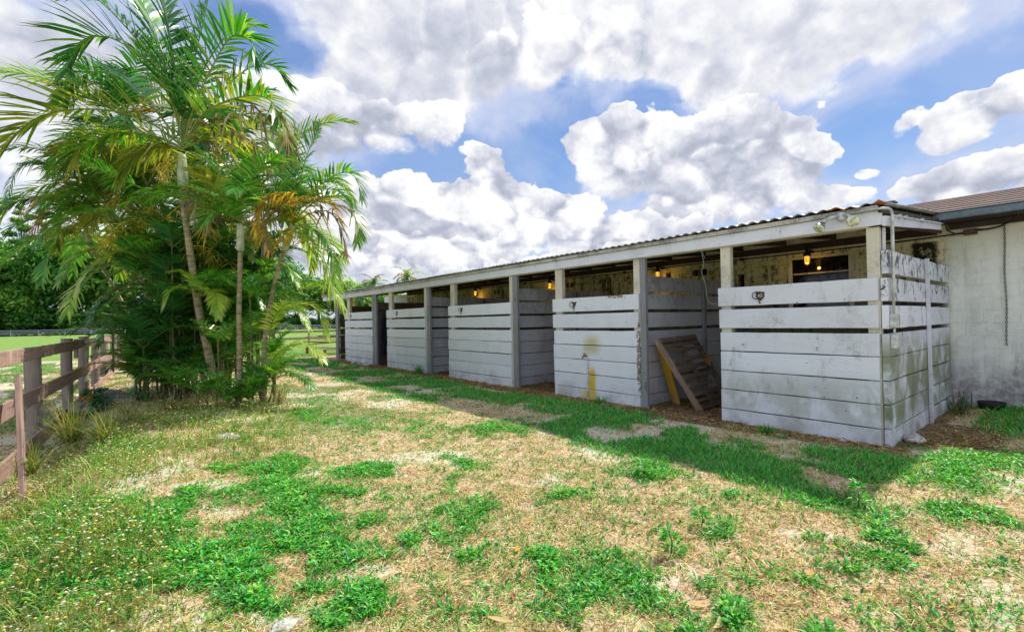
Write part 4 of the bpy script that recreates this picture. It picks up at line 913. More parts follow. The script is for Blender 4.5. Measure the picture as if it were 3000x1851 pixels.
# fallen leaves, one by one
def curl_leaf(name, c, az, L, w, colr, curl, seed):
    v = []; f = []; n_ = 9; ca, sa = math.cos(az), math.sin(az)
    for k in range(n_+1):
        s_ = k/n_; wd = w*math.sin(math.pi*min(1, s_*.93+.05))**.8
        bow = .12*L*math.sin(s_*math.pi)*math.sin(seed); lx = L*(s_-.5); lz = curl*L*(2*s_-1)**2
        for j in (-1, 0, 1): v.append((c[0]+ca*lx-sa*(j*wd*.5+bow), c[1]+sa*lx+ca*(j*wd*.5+bow), c[2]+lz+abs(j)*wd*.28))
    for k in range(n_):
        for j in range(2): a = k*3+j; f.append((a, a+1, a+4, a+3))
    return npmesh(name, v, f, np.tile(np.array(colr), (len(v), 1)), M['dry_leaf'], smooth=True)
LEAVES = [(1465, 1830, .17, 0), (1500, 1755, .12, 2), (1555, 1534, .10, 1), (1425, 1568, .09, 2), (1513, 1617, .10, 1), (1062, 1655, .10, 3), (1738, 1362, .09, 2), (1660, 1482, .13, 2), (2056, 1775, .12, 0), (685, 1668, .15, 3), (470, 1700, .12, 3), (548, 1668, .08, 3),
          (2376, 1690, .10, 1), (2148, 1632, .10, 0), (2212, 1636, .12, 0), (2045, 1765, .11, 0), (2120, 1790, .13, 0), (2100, 1835, .14, 0), (2405, 1827, .09, 0), (2785, 1783, .07, 1), (2286, 1842, .10, 0), (2720, 1583, .12, 2), (2805, 1278, .13, 3), (2250, 1740, .09, 0),
          (1370, 1718, .11, 0), (1345, 1785, .11, 2), (1545, 1528, .08, 0), (735, 1737, .10, 1), (950, 1815, .08, 3), (1770, 1395, .10, 0), (2470, 1607, .10, 0), (2610, 1560, .09, 2), (1050, 1648, .12, 0), (555, 1825, .12, 0), (50, 1830, .15, 0), (1870, 1850, .12, 0), (2130, 1610, .09, 0)]
LC = [(.72, .52, .28), (.80, .42, .04), (.42, .20, .11), (.55, .24, .10)]; LN = ['pale tan', 'bright orange', 'dark brown', 'reddish brown']
for k, (u, v_, L_, ci) in enumerate(LEAVES):
    g_ = on_ground(u, v_); z_ = float(height(np.array([g_[0]]), np.array([g_[1]]))[0])+.022
    o = curl_leaf('fallen_leaf', (g_[0], g_[1], z_), random.uniform(0, 6.28), L_*.85, L_*.22, LC[ci], random.uniform(.04, .16), k)
    tag(o, LN[ci]+' fallen leaf lying curled on the dry yard', 'leaf', LN[ci]+' fallen leaves on the yard')

# ------------------------------------------------------------------ board fence on the left
def fx(y): return -1.75+.052*y
def gz(x, y): return float(height(np.array([float(x)]), np.array([float(y)]))[0])
fen = empty('board_fence', (fx(14), 14, -.2), 'weathered brown three board fence running away at the left', 'fence')
PY = [8.35, 10.87, 13.85, 16.15, 18.35, 20.3]
for k, y in enumerate(PY):
    x = fx(y)-.12; m_ = MB(); r_ = .105 if k % 2 else .098
    m_.tube([(x+.01*math.sin(z*3+k), y, z) for z in np.linspace(-.6, 1.30+(.08 if k in (2, 3) else 0), 8)], [r_*random.uniform(.96, 1.04) for _ in range(8)], 12); m_.build('post', M['fence_post'], fen)
def rails(y0, y1, xf, zs, root, mat='fence', cuts=()):
    cuts = [y0]+list(cuts)+[y1]
    for (za, zb, w_) in zs:
        for a, b in zip(cuts, cuts[1:]):
            ta, tb = (a-y0)/(y1-y0), (b-y0)/(y1-y0); m_ = MB()
            m_.bar((xf(a), a+.004, za+(zb-za)*ta), (xf(b), b-.004, za+(zb-za)*tb), .038, w_, n=12, jag=.005, bev=.006); m_.build('rail', M[mat], root)
rails(6.0, 21.2, lambda y: fx(y), ((1.225, 1.235, .19), (.545, .63, .23), (-.20, .0, .25)), fen, cuts=(10.87, 13.85, 18.35))
m_ = MB(); m_.box((fx(14)-.02, 13.78, .95), (fx(14)+.045, 13.95, 1.36)); m_.build('cleat', M['fence'], fen)
m_ = MB(); m_.bar((-1.16, 8.55, 1.0), (-1.02, 7.75, -.42), .05, .11, up=(0, 1, .3), n=8, jag=.004); tag(m_.build('leaning_board', M['fence']), 'pinkish board leaning on the fence at the left edge', 'board')
fen2 = empty('board_fence', (fx(28), 28, -.1), 'far stretch of brown board fence beyond the dark thin post', 'fence')
m_ = MB(); m_.box((fx(21.2)+.01, 21.25, -.3), (fx(21.2)+.07, 21.33, 1.36)); m_.build('post', M['rafter'], fen2)
for y in (23.2, 25.6, 28, 30.4, 32.8, 35.6):
    m_ = MB(); x = fx(y)-.11; m_.tube([(x, y, -.4), (x, y, 1.3)], .095, 10); m_.build('post', M['fence_post'], fen2)
rails(21.35, 35.8, fx, ((1.27, 1.27, .17), (.72, .74, .17), (.18, .20, .17)), fen2, cuts=(25.6, 30.4))
gate = empty('cross_fence', (2, 36, 0), 'dark brown board fence crossing behind the palms', 'fence')
for x in (.05, 2.6, 5.2): m_ = MB(); m_.tube([(x, 36, -.3), (x, 36, 1.45)], .10, 10); m_.build('post', M['fence'], gate)
for z in (1.28, .75, .22): m_ = MB(); m_.bar((-.1, 35.9, z), (6.6, 35.9, z), .04, .15, n=8, jag=.005); m_.build('rail', M['fence'], gate)
# pale far fence round the paddock
ff = empty('paddock_fence', (-12, 103, .4), 'long pale rail fence at the far side of the green paddock', 'fence')
way = [at_depth(-420, 975, 100), at_depth(0, 975, 104), at_depth(340, 968, 112), at_depth(700, 960, 140), at_depth(1060, 955, 150)]
way = [np.array([p[0], p[1]]) for p in way]; seg_ = [np.linalg.norm(b-a) for a, b in zip(way, way[1:])]; tot_ = sum(seg_)
def along(s_):
    for a, b, L_ in zip(way, way[1:], seg_):
        if s_ <= L_: return a+(b-a)*s_/L_
        s_ -= L_
    return way[-1]
npst = int(tot_/4.6)
for k in range(npst+1):
    p = along(k*tot_/npst); z = gz(*p); m_ = MB(); m_.box((p[0]-.09, p[1]-.09, z-.2), (p[0]+.09, p[1]+.09, z+1.32), bev=.01); m_.build('post', M['fence_far'], ff)
for hz in (.45, .85, 1.24):
    m_ = MB()
    for k in range(npst):
        a = along(k*tot_/npst); b = along((k+1)*tot_/npst); m_.bar((a[0], a[1], gz(*a)+hz), (b[0], b[1], gz(*b)+hz), .05, .15, bev=.01)
    m_.build('rail', M['fence_far'], ff)
# brown rail behind the far end of the stable, timber on the grass
br = empty('paddock_rail', (12, 32, 0), 'reddish brown rail fence behind the far end of the stable', 'fence')
a = at_depth(770, 965, 33); b = at_depth(1130, 958, 40)
for q in (0, .33, .66, 1): p = a+(b-a)*q; m_ = MB(); m_.box((p[0]-.06, p[1]-.06, -.1), (p[0]+.06, p[1]+.06, 1.15)); m_.build('post', M['fence'], br)
for z in (1.04, .55): m_ = MB(); m_.bar((a[0], a[1]-.1, z), (b[0], b[1]-.1, z), .04, .16, n=10, jag=.006); m_.build('rail', M['fence'], br)
for k, (u0, v0, u1, v1, D_, mt, lab, z_, wd) in enumerate(((890, 1000, 1010, 1003, 26, 'lumber', 'reddish plank lying flat on the pile beyond the stable', .42, .2), (905, 1008, 1010, 1000, 24.5, 'lumber', 'reddish plank slanting across the timber pile', .3, .18), (915, 993, 985, 996, 28, 'lumber_pale', 'pale yellow board topping the timber pile', .50, .12),
        (930, 984, 990, 983, 30, 'rafter', 'dark green board on the grass behind the timber pile', .62, .16), (925, 1018, 1010, 1018, 25, 'lumber_pale', 'pale board lying on the grass before the timber pile', .06, .25))):
    p = at_depth(u0, v0, D_); q = at_depth(u1, v1, D_+.4); m_ = MB(); m_.bar((p[0], p[1], p[2]), (q[0], q[1], q[2]), wd, .06, n=4, jag=.004); tag(m_.build('plank', M[mt]), lab, 'plank')
bench = at_depth(975, 1028, 25); root = empty('timber_trestle', (bench[0], bench[1], 0), 'low wooden trestle on the grass under the timber', 'trestle')
m_ = MB(); m_.box((bench[0]-.5, bench[1]-.15, .22), (bench[0]+.5, bench[1]+.15, .28)); m_.build('top', M['lumber_pale'], root)
for sx in (-.42, .42): m_ = MB(); m_.box((bench[0]+sx-.04, bench[1]-.12, -.02), (bench[0]+sx+.04, bench[1]+.12, .217)); m_.build('leg', M['lumber'], root)
for sx in (-.9, 1.2): m_ = MB(); p = at_depth(950, 1005, 26); m_.box((p[0]+sx-.05, p[1]-.1, -.02), (p[0]+sx+.05, p[1]+.1, .36)); tag(m_.build('timber_block', M['lumber']), 'reddish timber block holding up the planks beyond the stable', 'block', 'timber blocks under the planks')
# logs and a slab by the fence
for k, (u, v_, L_, r_, lab) in enumerate(((350, 1072, .75, .12, 'cut log on the grass by the fence, leftmost of the logs'), (374, 1081, .8, .15, 'thick cut log in the middle of the row by the fence'), (421, 1076, .7, .13, 'cut log half hidden under the palm fronds'))):
    g_ = on_ground(u, v_); m_ = MB(); m_.tube([(g_[0], g_[1], r_*.8), (g_[0]+.25, g_[1]+L_, r_*.85)], r_, 14); tag(m_.build('log', M['lumber_pale']), lab, 'log')
g_ = on_ground(370, 1092); m_ = MB(); m_.box((g_[0]-.5, g_[1]-.25, .0), (g_[0]+1.1, g_[1]+.25, .07), jag=.01, n=6); tag(m_.build('stone_slab', M['rock']), 'flat pale slab lying in front of the logs', 'slab')
# stump with a bromeliad like tuft, vine and tall grass at the fence
st = stone('tree_stump', (-.42, 12.45, .05), (.55, .75, .26), 33, 'x', mat='bark'); tag(st, 'dark broken tree stump by the fence at the left', 'stump')
def tuft(name, c, n, L0, L1, w_, cols, label, cat, spread=.9, mat='weed_leaf'):
    x = np.full(n, c[0])+RNG.normal(0, .05, n); y = np.full(n, c[1])+RNG.normal(0, .05, n); az = RNG.uniform(0, 6.28, n); out = RNG.uniform(.15, spread, n); L = RNG.uniform(L0, L1, n); V_ = np.zeros((n, 9, 3))
    for i, s_ in enumerate((0, .33, .7)):
        for j, sd in ((0, 1), (1, -1)):
            V_[:, i*2+j, 0] = x+np.cos(az)*out*L*s_-np.sin(az)*sd*w_*(1-s_*.5); V_[:, i*2+j, 1] = y+np.sin(az)*out*L*s_+np.cos(az)*sd*w_*(1-s_*.5); V_[:, i*2+j, 2] = c[2]+L*(s_-.55*out*s_*s_)
    for j in range(3): V_[:, 6+j, 0] = x+np.cos(az)*out*L; V_[:, 6+j, 1] = y+np.sin(az)*out*L; V_[:, 6+j, 2] = c[2]+L*(1-.62*out)
    i = np.arange(n)[:, None]*9; F_ = np.concatenate([i+[0, 1, 3], i+[0, 3, 2], i+[2, 3, 5], i+[2, 5, 4], i+[4, 5, 6]]); c_ = np.repeat(pick(n, cols)[:, None, :], 9, 1).reshape(-1, 3)
    o = npmesh(name, V_.reshape(-1, 3), F_, c_, M[mat]); return tag(o, label, cat)
tuft('spiky_plant', (-.72, 12.0, .22), 26, .22, .42, .018, [(.55, .22, .10), (.50, .30, .12), (.35, .30, .10)], 'small spiky plant with reddish leaves in front of the stump', 'plant')
GRc = [(.16, .24, .06), (.30, .32, .10), (.45, .38, .16), (.10, .18, .04)]
tuft('grass_clump', (-.75, 9.6, -.1), 170, .4, 1.0, .006, GRc, 'tall wiry grass clump growing against the fence', 'grass clump', 1.1)
tuft('grass_clump', (-.35, 9.1, -.05), 120, .3, .75, .006, GRc, 'tall grass clump standing just right of the wiry one by the fence', 'grass clump', 1.2)
tuft('grass_clump', (-.1, 10.3, .0), 110, .3, .6, .006, [(.5, .42, .2), (.4, .32, .15), (.2, .25, .08)], 'dry straw coloured grass clump in front of the stump', 'grass clump', 1.2)
tuft('grass_clump', (-1.0, 8.1, -.15), 90, .25, .6, .007, GRc, 'grass clump at the foot of the leaning board', 'grass clump', 1.0)
for k, (x_, y_) in enumerate(((.9, 10.9), (1.3, 10.6), (.5, 11.3), (2.3, 10.6))): tuft('grass_clump', (x_, y_, .0), 90, .2, .5, .006, [(.55, .42, .25), (.6, .45, .3), (.3, .3, .12), (.2, .28, .08)], ['dry grass clump left of the palm trunks', 'dry grass clump right before the main palm trunk', 'dry grass clump between stump and palms', 'dry grass clump at the right foot of the palms'][k], 'grass clump', 1.1)
n = 90; x = RNG.normal(-.55, .10, n); y = RNG.normal(11.75, .12, n); z = RNG.uniform(-.1, .50, n)
L = RNG.uniform(.09, .17, n); o = npmesh('vine', *leaves(x, y, z, RNG.uniform(2.4, 6.0, n), RNG.uniform(-.9, .3, n), L, L*.85, pick(n, [(.03, .14, .06), (.04, .18, .07), (.02, .10, .05)]), .1), M['weed_leaf']); tag(o, 'dark green heart leaved vine climbing over the stump', 'vine')

for (x_, y_, n_, h0, h1, lab) in ((6.88, 13.35, 90, .15, .42, 'green grass clump growing against the fourth stall front'), (6.9, 6.0, 50, .08, .22, 'low green clump at the foot of the stall front with the tap'), (10.35, 1.50, 46, .15, .42, 'dark weedy clump in the corner of end wall and block wall'), (6.72, 2.9, 60, .08, .2, 'low green clump before the nearest stall front'), (9.9, 1.42, 30, .10, .28, 'thin twiggy weed at the foot of the end wall')):
    tuft('grass_clump', (x_, y_, .0 if x_ < 9.5 else .04), n_, h0, h1, .008, [(.07, .34, .05), (.12, .42, .06), (.05, .22, .04)] if x_ < 9 else [(.06, .14, .04), (.10, .20, .05), (.16, .12, .07)], lab, 'grass clump', 1.0)
for k, (u, v_, H_, lab) in enumerate(((2515, 1490, .20, 'leafy green weed standing at the tip of the building shadow'), (1885, 1395, .16, 'small leafy weed at the shadow edge before the second stall front'), (2055, 1540, .14, 'broad leaved weed alone on the dry turf right of centre'), (1965, 1625, .16, 'dark green weed sprig on the dry turf right of centre'))):
    g_ = on_ground(u, v_); n = 46; q = RNG.random(n); az = RNG.uniform(0, 6.28, n); L = RNG.uniform(.05, .085, n); c_ = gz(g_[0], g_[1])
    root = empty('weed_plant', (g_[0], g_[1], c_), lab, 'weed'); o = npmesh('leaves', *leaves(g_[0]+np.cos(az)*.05*(1-q)+.02*np.sin(q*5), g_[1]+np.sin(az)*.05*(1-q), c_+.01+q*H_, az, RNG.uniform(-.1, .8, n), L, L*.36, pick(n, [(.08, .42, .04), (.14, .52, .06), (.06, .30, .04)])), M['weed_leaf']); o.parent = root; o.location = -Vector(root.location)
    m_ = MB(); m_.tube([(g_[0], g_[1], c_-.02), (g_[0]+.02, g_[1], c_+H_*.5), (g_[0], g_[1]+.01, c_+H_)], [.006, .005, .003], 6); m_.build('stem', M['stem'], root)

# ------------------------------------------------------------------ palm clump
def spline(pts, n):
    P = np.array(pts, float); m = len(P); P = np.vstack([2*P[0]-P[1], P, 2*P[-1]-P[-2]]); out = []
    for q in np.linspace(0, m-1-1e-9, n):
        i = int(q); s = q-i; a, b, c, d = P[i], P[i+1], P[i+2], P[i+3]
        out.append(.5*((2*b)+(c-a)*s+(2*a-5*b+4*c-d)*s*s+(3*b-a-3*c+d)*s**3))
    return np.array(out)
GREENS = [(.06, .30, .04), (.09, .38, .05), (.045, .21, .035), (.17, .44, .06), (.26, .46, .08)]
DARKG = [(.045, .22, .05), (.03, .14, .04), (.08, .29, .06), (.07, .24, .09)]
OLIVE = [(.30, .38, .06), (.40, .42, .08), (.18, .30, .05), (.50, .46, .13)]
YELG = [(.46, .58, .06), (.32, .52, .06), (.58, .60, .12), (.20, .44, .05)]
GOLD = [(.72, .42, .04), (.62, .36, .05), (.75, .52, .10), (.42, .30, .06)]
DEAD = [(.42, .30, .18), (.30, .20, .12), (.52, .40, .27), (.20, .14, .08)]
RUST = [(.36, .10, .05), (.26, .08, .04), (.42, .18, .08)]
def frond_arrays(path, L=.7, n=46, cols=GREENS, w=.042, vee=.45, droop=.28, start=.16, rw=.016, rg=None, upref=(0, 0, 1), a_base=65, a_tip=24, messy=.08, rcol=None):
    rg = rg or RNG; K = 40; P = spline(path, K); T = np.gradient(P, axis=0); T /= np.linalg.norm(T, axis=1)[:, None]
    up = np.array(upref, float); S = np.cross(T, up); bad = np.linalg.norm(S, axis=1) < .15
    if bad.any():
        ref = S[~bad][0] if (~bad).any() else np.array([1., 0, 0]); S[bad] = ref
    for i in range(1, K):
        if S[i]@S[i-1] < 0: S[i] *= -1
    S /= np.linalg.norm(S, axis=1)[:, None]; N = np.cross(S, T)
    if N[K//4, 2] < 0: N *= -1
    ts = np.linspace(start, .985, n); ts = np.repeat(ts, 2)+rg.normal(0, .25/n, 2*n); ts = ts.clip(start, .995); side = np.tile([1., -1.], n)
    f = ts*(K-1); i0 = f.astype(int).clip(0, K-2); fr = (f-i0)[:, None]
    B = P[i0]*(1-fr)+P[i0+1]*fr; TT = T[i0]; SS = S[i0]; NN = N[i0]
    q = (ts-start)/(1-start); ang = np.radians(a_base+(a_tip-a_base)*q**1.1)+rg.normal(0, messy, 2*n); ve = vee*(1-.3*q)+rg.normal(0, messy*1.5, 2*n)
    d = np.cos(ang)[:, None]*TT+np.sin(ang)[:, None]*(SS*(side*np.cos(ve))[:, None]+NN*np.sin(ve)[:, None])
    d /= np.linalg.norm(d, axis=1)[:, None]
    LL = L*(.62+.38*np.sin(np.pi*np.clip(q*1.05+.12, 0, 1)))*(1-.45*q**3)*rg.uniform(.88, 1.08, 2*n); dr = droop*rg.uniform(.6, 1.5, 2*n)
    wv = TT-d*(TT*d).sum(1)[:, None]; wv /= np.linalg.norm(wv, axis=1)[:, None]; wv = wv*.92+NN*(side*.0+.25)[:, None]; st = [0, .28, .62, 1.0]; ws = [.45, 1, .8, .03]
    V_ = np.zeros((2*n, 8, 3))
    for j, (s_, ww) in enumerate(zip(st, ws)):
        c = B+d*(LL*s_)[:, None]; c[:, 2] -= LL*dr*s_**2.2; V_[:, 2*j] = c+wv*(w*.5*ww); V_[:, 2*j+1] = c-wv*(w*.5*ww)
    i = np.arange(2*n)[:, None]*8; F_ = np.concatenate([i+[0, 1, 3, 2], i+[2, 3, 5, 4], i+[4, 5, 7, 6]])
    cc = np.array(cols)[rg.integers(0, len(cols), 2*n)]*rg.uniform(.8, 1.2, (2*n, 1)); C_ = np.repeat(cc[:, None, :], 8, 1); C_[:, 6:] = C_[:, 6:]*.5+np.array([.30, .25, .10])*.5
    # rachis
    rr = rw*(1-.85*np.linspace(0, 1, K)); ring = []
    for a in np.linspace(0, 2*np.pi, 6)[:-1]: ring.append(P+S*(np.cos(a)*rr)[:, None]+N*(np.sin(a)*rr)[:, None])
    RV = np.stack(ring, 1).reshape(-1, 3); k = np.arange(K-1)[:, None]; RF = np.concatenate([np.hstack([k*5+j, k*5+(j+1) % 5, (k+1)*5+(j+1) % 5, (k+1)*5+j]) for j in range(5)])
    rc = np.array(rcol if rcol is not None else (.30, .36, .06)); RC = np.tile(rc, (len(RV), 1))
    return merge([(V_.reshape(-1, 3), F_, C_.reshape(-1, 3)), (RV, RF, RC)])
def arch(c, az, e0, L, bend, n=7, tw=0.):
    """frond path: starts upward at e0, bows over by 'bend' radians"""
    P = [np.array(c, float)]; e = e0; a = az
    for k in range(n):
        st = L/n; P.append(P[-1]+st*np.array([math.cos(a)*math.cos(e), math.sin(a)*math.cos(e), math.sin(e)])); e -= bend/n*(.5+1.0*k/n); a += tw/n
    return P
def pxpath(pts, d0, d1):
    return [at_depth(u, v, d0+(d1-d0)*k/(len(pts)-1)) for k, (u, v) in enumerate(pts)]
def add_frond(root, path, mat='palm_leaf', **k):
    V_, F_, C_ = frond_arrays(path, **k); l = np.array(root.location); o = npmesh('frond', V_-l, F_, C_, M[mat]); o.parent = root; return o
def flower_stalk(root, c, L=.7, seed=0, mat='stalk', dirn_=None, drop=.9):
    rg = np.random.default_rng(seed); m_ = MB(); a0 = rg.uniform(0, 6.28) if dirn_ is None else dirn_; c = np.array(c)
    mp = [c+np.array([math.cos(a0)*s, math.sin(a0)*s, .25*s-drop*s*s])*L for s in (0, .25, .5, .75, 1.)]; m_.tube(mp, [.016, .013, .010, .007, .004], 6)
    for k in range(11):
        q = .15+.8*k/11; b = mp[int(q*4)]+(mp[min(4, int(q*4)+1)]-mp[int(q*4)])*(q*4-int(q*4)); d = rg.normal(0, 1, 3); d[2] -= .5; d /= np.linalg.norm(d); l = L*rg.uniform(.3, .55)
        e = b+d*l*.6+np.array([0, 0, -.12*l]); e2 = b+d*l+np.array([0, 0, -.45*l]); m_.tube([b, e, e2], [.009, .008, .005], 4, cap=False)
        for z_ in range(5):
            s_ = b+(e-b)*rg.random(); d2 = d*.7+rg.normal(0, .7, 3); d2[2] -= .3; m_.tube([s_, s_+d2*l*.28, s_+d2*l*.5+np.array([0, 0, -.1*l])], [.0075, .0065, .005], 4, cap=False)
    return m_.build('flower_stalk', M[mat], root)
def trunk(root, path, r0, r1, name='trunk', mat='trunk', flare=1.5):
    P = spline(path, 34); m_ = MB(); seg = 12; base = 0; acc = np.concatenate([[0], np.cumsum(np.linalg.norm(np.diff(P, axis=0), axis=1))]); tot_ = acc[-1]
    nR = max(34, int(tot_/.035)); q = np.linspace(0, tot_, nR); C_ = np.stack([np.interp(q, acc, P[:, i]) for i in range(3)], -1); sp_ = .105
    for i in range(nR):
        fr = q[i]/tot_; r_ = r0+(r1-r0)*fr**.7; r_ *= 1+(flare-1)*math.exp(-q[i]/.12); r_ *= 1+.05*max(0, 1-abs(((q[i]/sp_) % 1)-.5)*6) if name == 'trunk' else 1
        for k in range(seg): a = 2*math.pi*k/seg; m_.v.append((C_[i, 0]+math.cos(a)*r_, C_[i, 1]+math.sin(a)*r_, C_[i, 2]))
    for i in range(nR-1):
        for k in range(seg):
            a = i*seg+k; b = i*seg+(k+1) % seg; m_.f.append((a, b, b+seg, a+seg)); m_.uv += [(0, 0)]*4; t0, t1 = q[i]/sp_, q[i+1]/sp_; m_.tone += [t0, t0, t1, t1]; m_.smooth.append(True)
    return m_.build(name, M[mat], root)
def palm(label, pts, d0, d1, r0, r1, shaft=None, name='palm_tree', group=None, back=0.):
    """pts: the stem from foot to crown"""
    W_ = pxpath(pts, d0+back, d1+back); d1 += back; W_[0][2] = gz(W_[0][0], W_[0][1])-.08; root = empty(name, tuple(W_[0]), label, 'palm', group)
    trunk(root, W_, r0, r1)
    crown = W_[-1]
    if shaft:
        S_ = pxpath([pts[-1]]+shaft, d1, d1-.05); m_ = MB(); n_ = 14; SP = spline(S_, n_); m_.tube(SP, [r1*(1.05+.62*math.sin(math.pi*min(1, .25+k/n_*.75))*(1-.35*k/n_)) for k in range(n_)], 14); m_.build('crownshaft', M['shaft'], root); crown = S_[-1]
    return root, np.array(crown)
def crown_fronds(root, c, n, L, seed, cols=GREENS, e_hi=1.35, e_lo=-.1, bend=1.7, leaf=.62, skip=(), az0=0., w=.04, dens=44, droop=.3, fwd=.45):
    rg = np.random.default_rng(seed)
    for k in range(n):
        az = az0+k*2.399+rg.uniform(-.25, .25); e = e_hi+(e_lo-e_hi)*(k/(n-1))**.9; l = L*rg.uniform(.9, 1.2); fw = max(0, -(math.cos(az)*CF[0]+math.sin(az)*CF[1])); l *= 1-fwd*fw
        q_ = rg.random(); cc = cols if q_ < .66 else OLIVE if q_ < .80 else YELG if q_ < .92 else DEAD+GOLD
        add_frond(root, arch(c+np.array([0, 0, .12*(1-k/n)]), az, e, l, bend*rg.uniform(.75, 1.25), tw=rg.uniform(-.5, .5)), L=leaf*rg.uniform(.85, 1.1), n=dens, cols=cc, w=w, rg=rg, droop=droop*rg.uniform(.7, 1.5))

# main palm
p1, c1 = palm('tallest palm with ringed trunk and pale crownshaft, front of the clump', [(641, 1160), (620, 1080), (602, 993), (586, 925), (567, 808), (551, 693), (540, 610), (537, 551)], 10.27, 9.95, .092, .062, [(534, 500), (533, 454)])
fb = at_depth(536, 425, 9.9)
MAIN = [  # path in the view, end depth, leaflet length, colours, extra
 ([(536, 430), (515, 320), (440, 195), (340, 118), (262, 112), (215, 165), (200, 205)], 9.3, 1.21, DARKG+GREENS, {}),
 ([(536, 430), (440, 360), (325, 325), (200, 322), (110, 345), (45, 395), (-10, 470)], 8.9, 1.31, OLIVE, dict(n=54)),
 ([(538, 425), (570, 310), (620, 200), (668, 118), (705, 103), (738, 130), (740, 172)], 9.6, 1.02, GREENS, {}),
 ([(538, 425), (590, 340), (660, 298), (735, 280), (785, 290), (805, 325), (812, 360)], 9.4, 0.88, OLIVE+GREENS, {}),
 ([(537, 425), (530, 300), (505, 150), (485, 30), (470, -70)], 9.9, 1.16, DARKG, {}),
 ([(537, 425), (500, 290), (440, 170), (350, 60), (270, -10), (200, -20)], 9.2, 1.21, DARKG+GREENS, {}),
 ([(538, 425), (545, 300), (575, 150), (600, 50), (610, -30)], 10.3, 1.02, DARKG, {}),
 ([(538, 425), (560, 300), (610, 180), (690, 80), (770, 75)], 10.8, 0.71, GREENS, dict(n=36)),
 ([(538, 435), (620, 370), (720, 335), (790, 338), (835, 365), (850, 440)], 9.5, 0.85, DEAD+OLIVE, dict(droop=.95, messy=.3, n=34, mat='dry_leaf')),
 ([(538, 435), (600, 410), (680, 395), (745, 420), (780, 480)], 9.6, 0.78, OLIVE+DEAD, dict(droop=.8, messy=.2, n=34)),
 ([(536, 435), (450, 400), (340, 390), (240, 430), (190, 490)], 9.4, 0.88, GREENS+OLIVE, dict(droop=.5)),
 ([(536, 430), (460, 330), (370, 240), (290, 210), (215, 240), (180, 300)], 10.6, 0.99, DARKG, {}),
 ([(536, 440), (470, 430), (400, 450), (350, 520)], 9.5, 0.71, OLIVE, dict(droop=.7)),
 ([(537, 430), (610, 330), (700, 220), (790, 190), (850, 250)], 11.2, 0.78, DARKG, dict(n=38)),
 ([(537, 425), (500, 250), (450, 80), (380, -60)], 10.3, 1.14, GREENS, {}),
]
for pts, d1, L_, cols, ex in MAIN:
    ex = dict(ex); mat = ex.pop('mat', 'palm_leaf'); add_frond(p1, pxpath(pts, 9.9, d1), mat, L=L_, cols=cols, w=ex.pop('w', .068), rw=.024, **{**dict(n=48, droop=.2), **ex})
for k, (u, v, s_) in enumerate(((540, 560, 1), (538, 470, .8), (536, 545, .9))): flower_stalk(p1, at_depth(u, v, 9.85), .75*s_, 40+k, 'dead_stalk' if k == 0 else 'stalk', dirn_=(-.9, 2.6, .4)[k], drop=1.5 if k == 0 else .6)
add_frond(p1, pxpath([(545, 560), (575, 600), (590, 660)], 9.85, 9.7), 'dry_leaf', L=.3, cols=DEAD, n=16, droop=1, messy=.5)
# second palm: slim brown trunk
p2, c2 = palm('slim palm with orange brown ringed trunk, second from the right', [(698, 1178), (702, 1086), (700, 924), (702, 830), (704, 735)], 9.55, 9.6, .062, .045, [(704, 690), (703, 655)])
crown_fronds(p2, c2, 14, 2.3, 11, GREENS, leaf=.62, az0=.4, bend=1.5, e_lo=.25, w=.048)
# right palm
p3, c3 = palm('palm leaning right with a golden yellow frond, rightmost of the clump', [(768, 1172), (776, 1000), (790, 900), (812, 800), (832, 735)], 9.75, 10.2, .055, .045, [(846, 695), (856, 660)])
for pts, d1, L_, cols, ex in [
 ([(857, 655), (868, 580), (895, 470), (925, 395), (935, 370)], 10.2, 0.69, GREENS, {}),
 ([(858, 655), (900, 580), (955, 530), (1010, 505), (1045, 528), (1062, 585)], 9.9, 0.62, GREENS, {}),
 ([(858, 655), (910, 600), (965, 575), (1020, 600), (1048, 660), (1048, 710)], 9.7, 0.62, OLIVE+GREENS, {}),
 ([(857, 657), (910, 625), (960, 620), (995, 660), (1015, 750)], 9.7, 0.44, DEAD, dict(droop=1.0, messy=.4, n=26, mat='dry_leaf')),
 ([(857, 655), (850, 590), (810, 575), (770, 600), (745, 680)], 9.3, 0.53, GOLD, dict(n=40, droop=.5)),
 ([(857, 655), (870, 640), (800, 620), (775, 680), (790, 740)], 9.5, 0.45, GOLD+DEAD, dict(n=30, droop=.8, messy=.2)),
 ([(857, 657), (900, 670), (945, 690), (975, 740), (985, 800)], 9.6, 0.53, YELG+GREENS, dict(droop=.6)),
 ([(856, 655), (840, 560), (820, 460), (790, 400)], 11, 0.62, GREENS, {}),
 ([(856, 655), (880, 600), (930, 560), (990, 560), (1030, 600)], 11.2, 0.56, DARKG, {}),
 ([(856, 655), (815, 640), (770, 650), (735, 720)], 10.8, 0.56, OLIVE, dict(droop=.6)),
 ([(858, 660), (900, 690), (950, 760), (975, 840), (1005, 900)], 9.8, 0.53, YELG, dict(droop=.7)),
 ([(856, 655), (862, 560), (850, 450), (860, 400)], 10.6, 0.62, GREENS, {})]:
    ex = dict(ex); mat = ex.pop('mat', 'palm_leaf'); add_frond(p3, pxpath(pts, 10.15, d1), mat, L=L_, cols=cols, w=.048, **{**dict(n=44), **ex})
for k in range(3): flower_stalk(p3, c3-np.array([0, 0, .15]), .6, 60+k, dirn_=k*2.1)
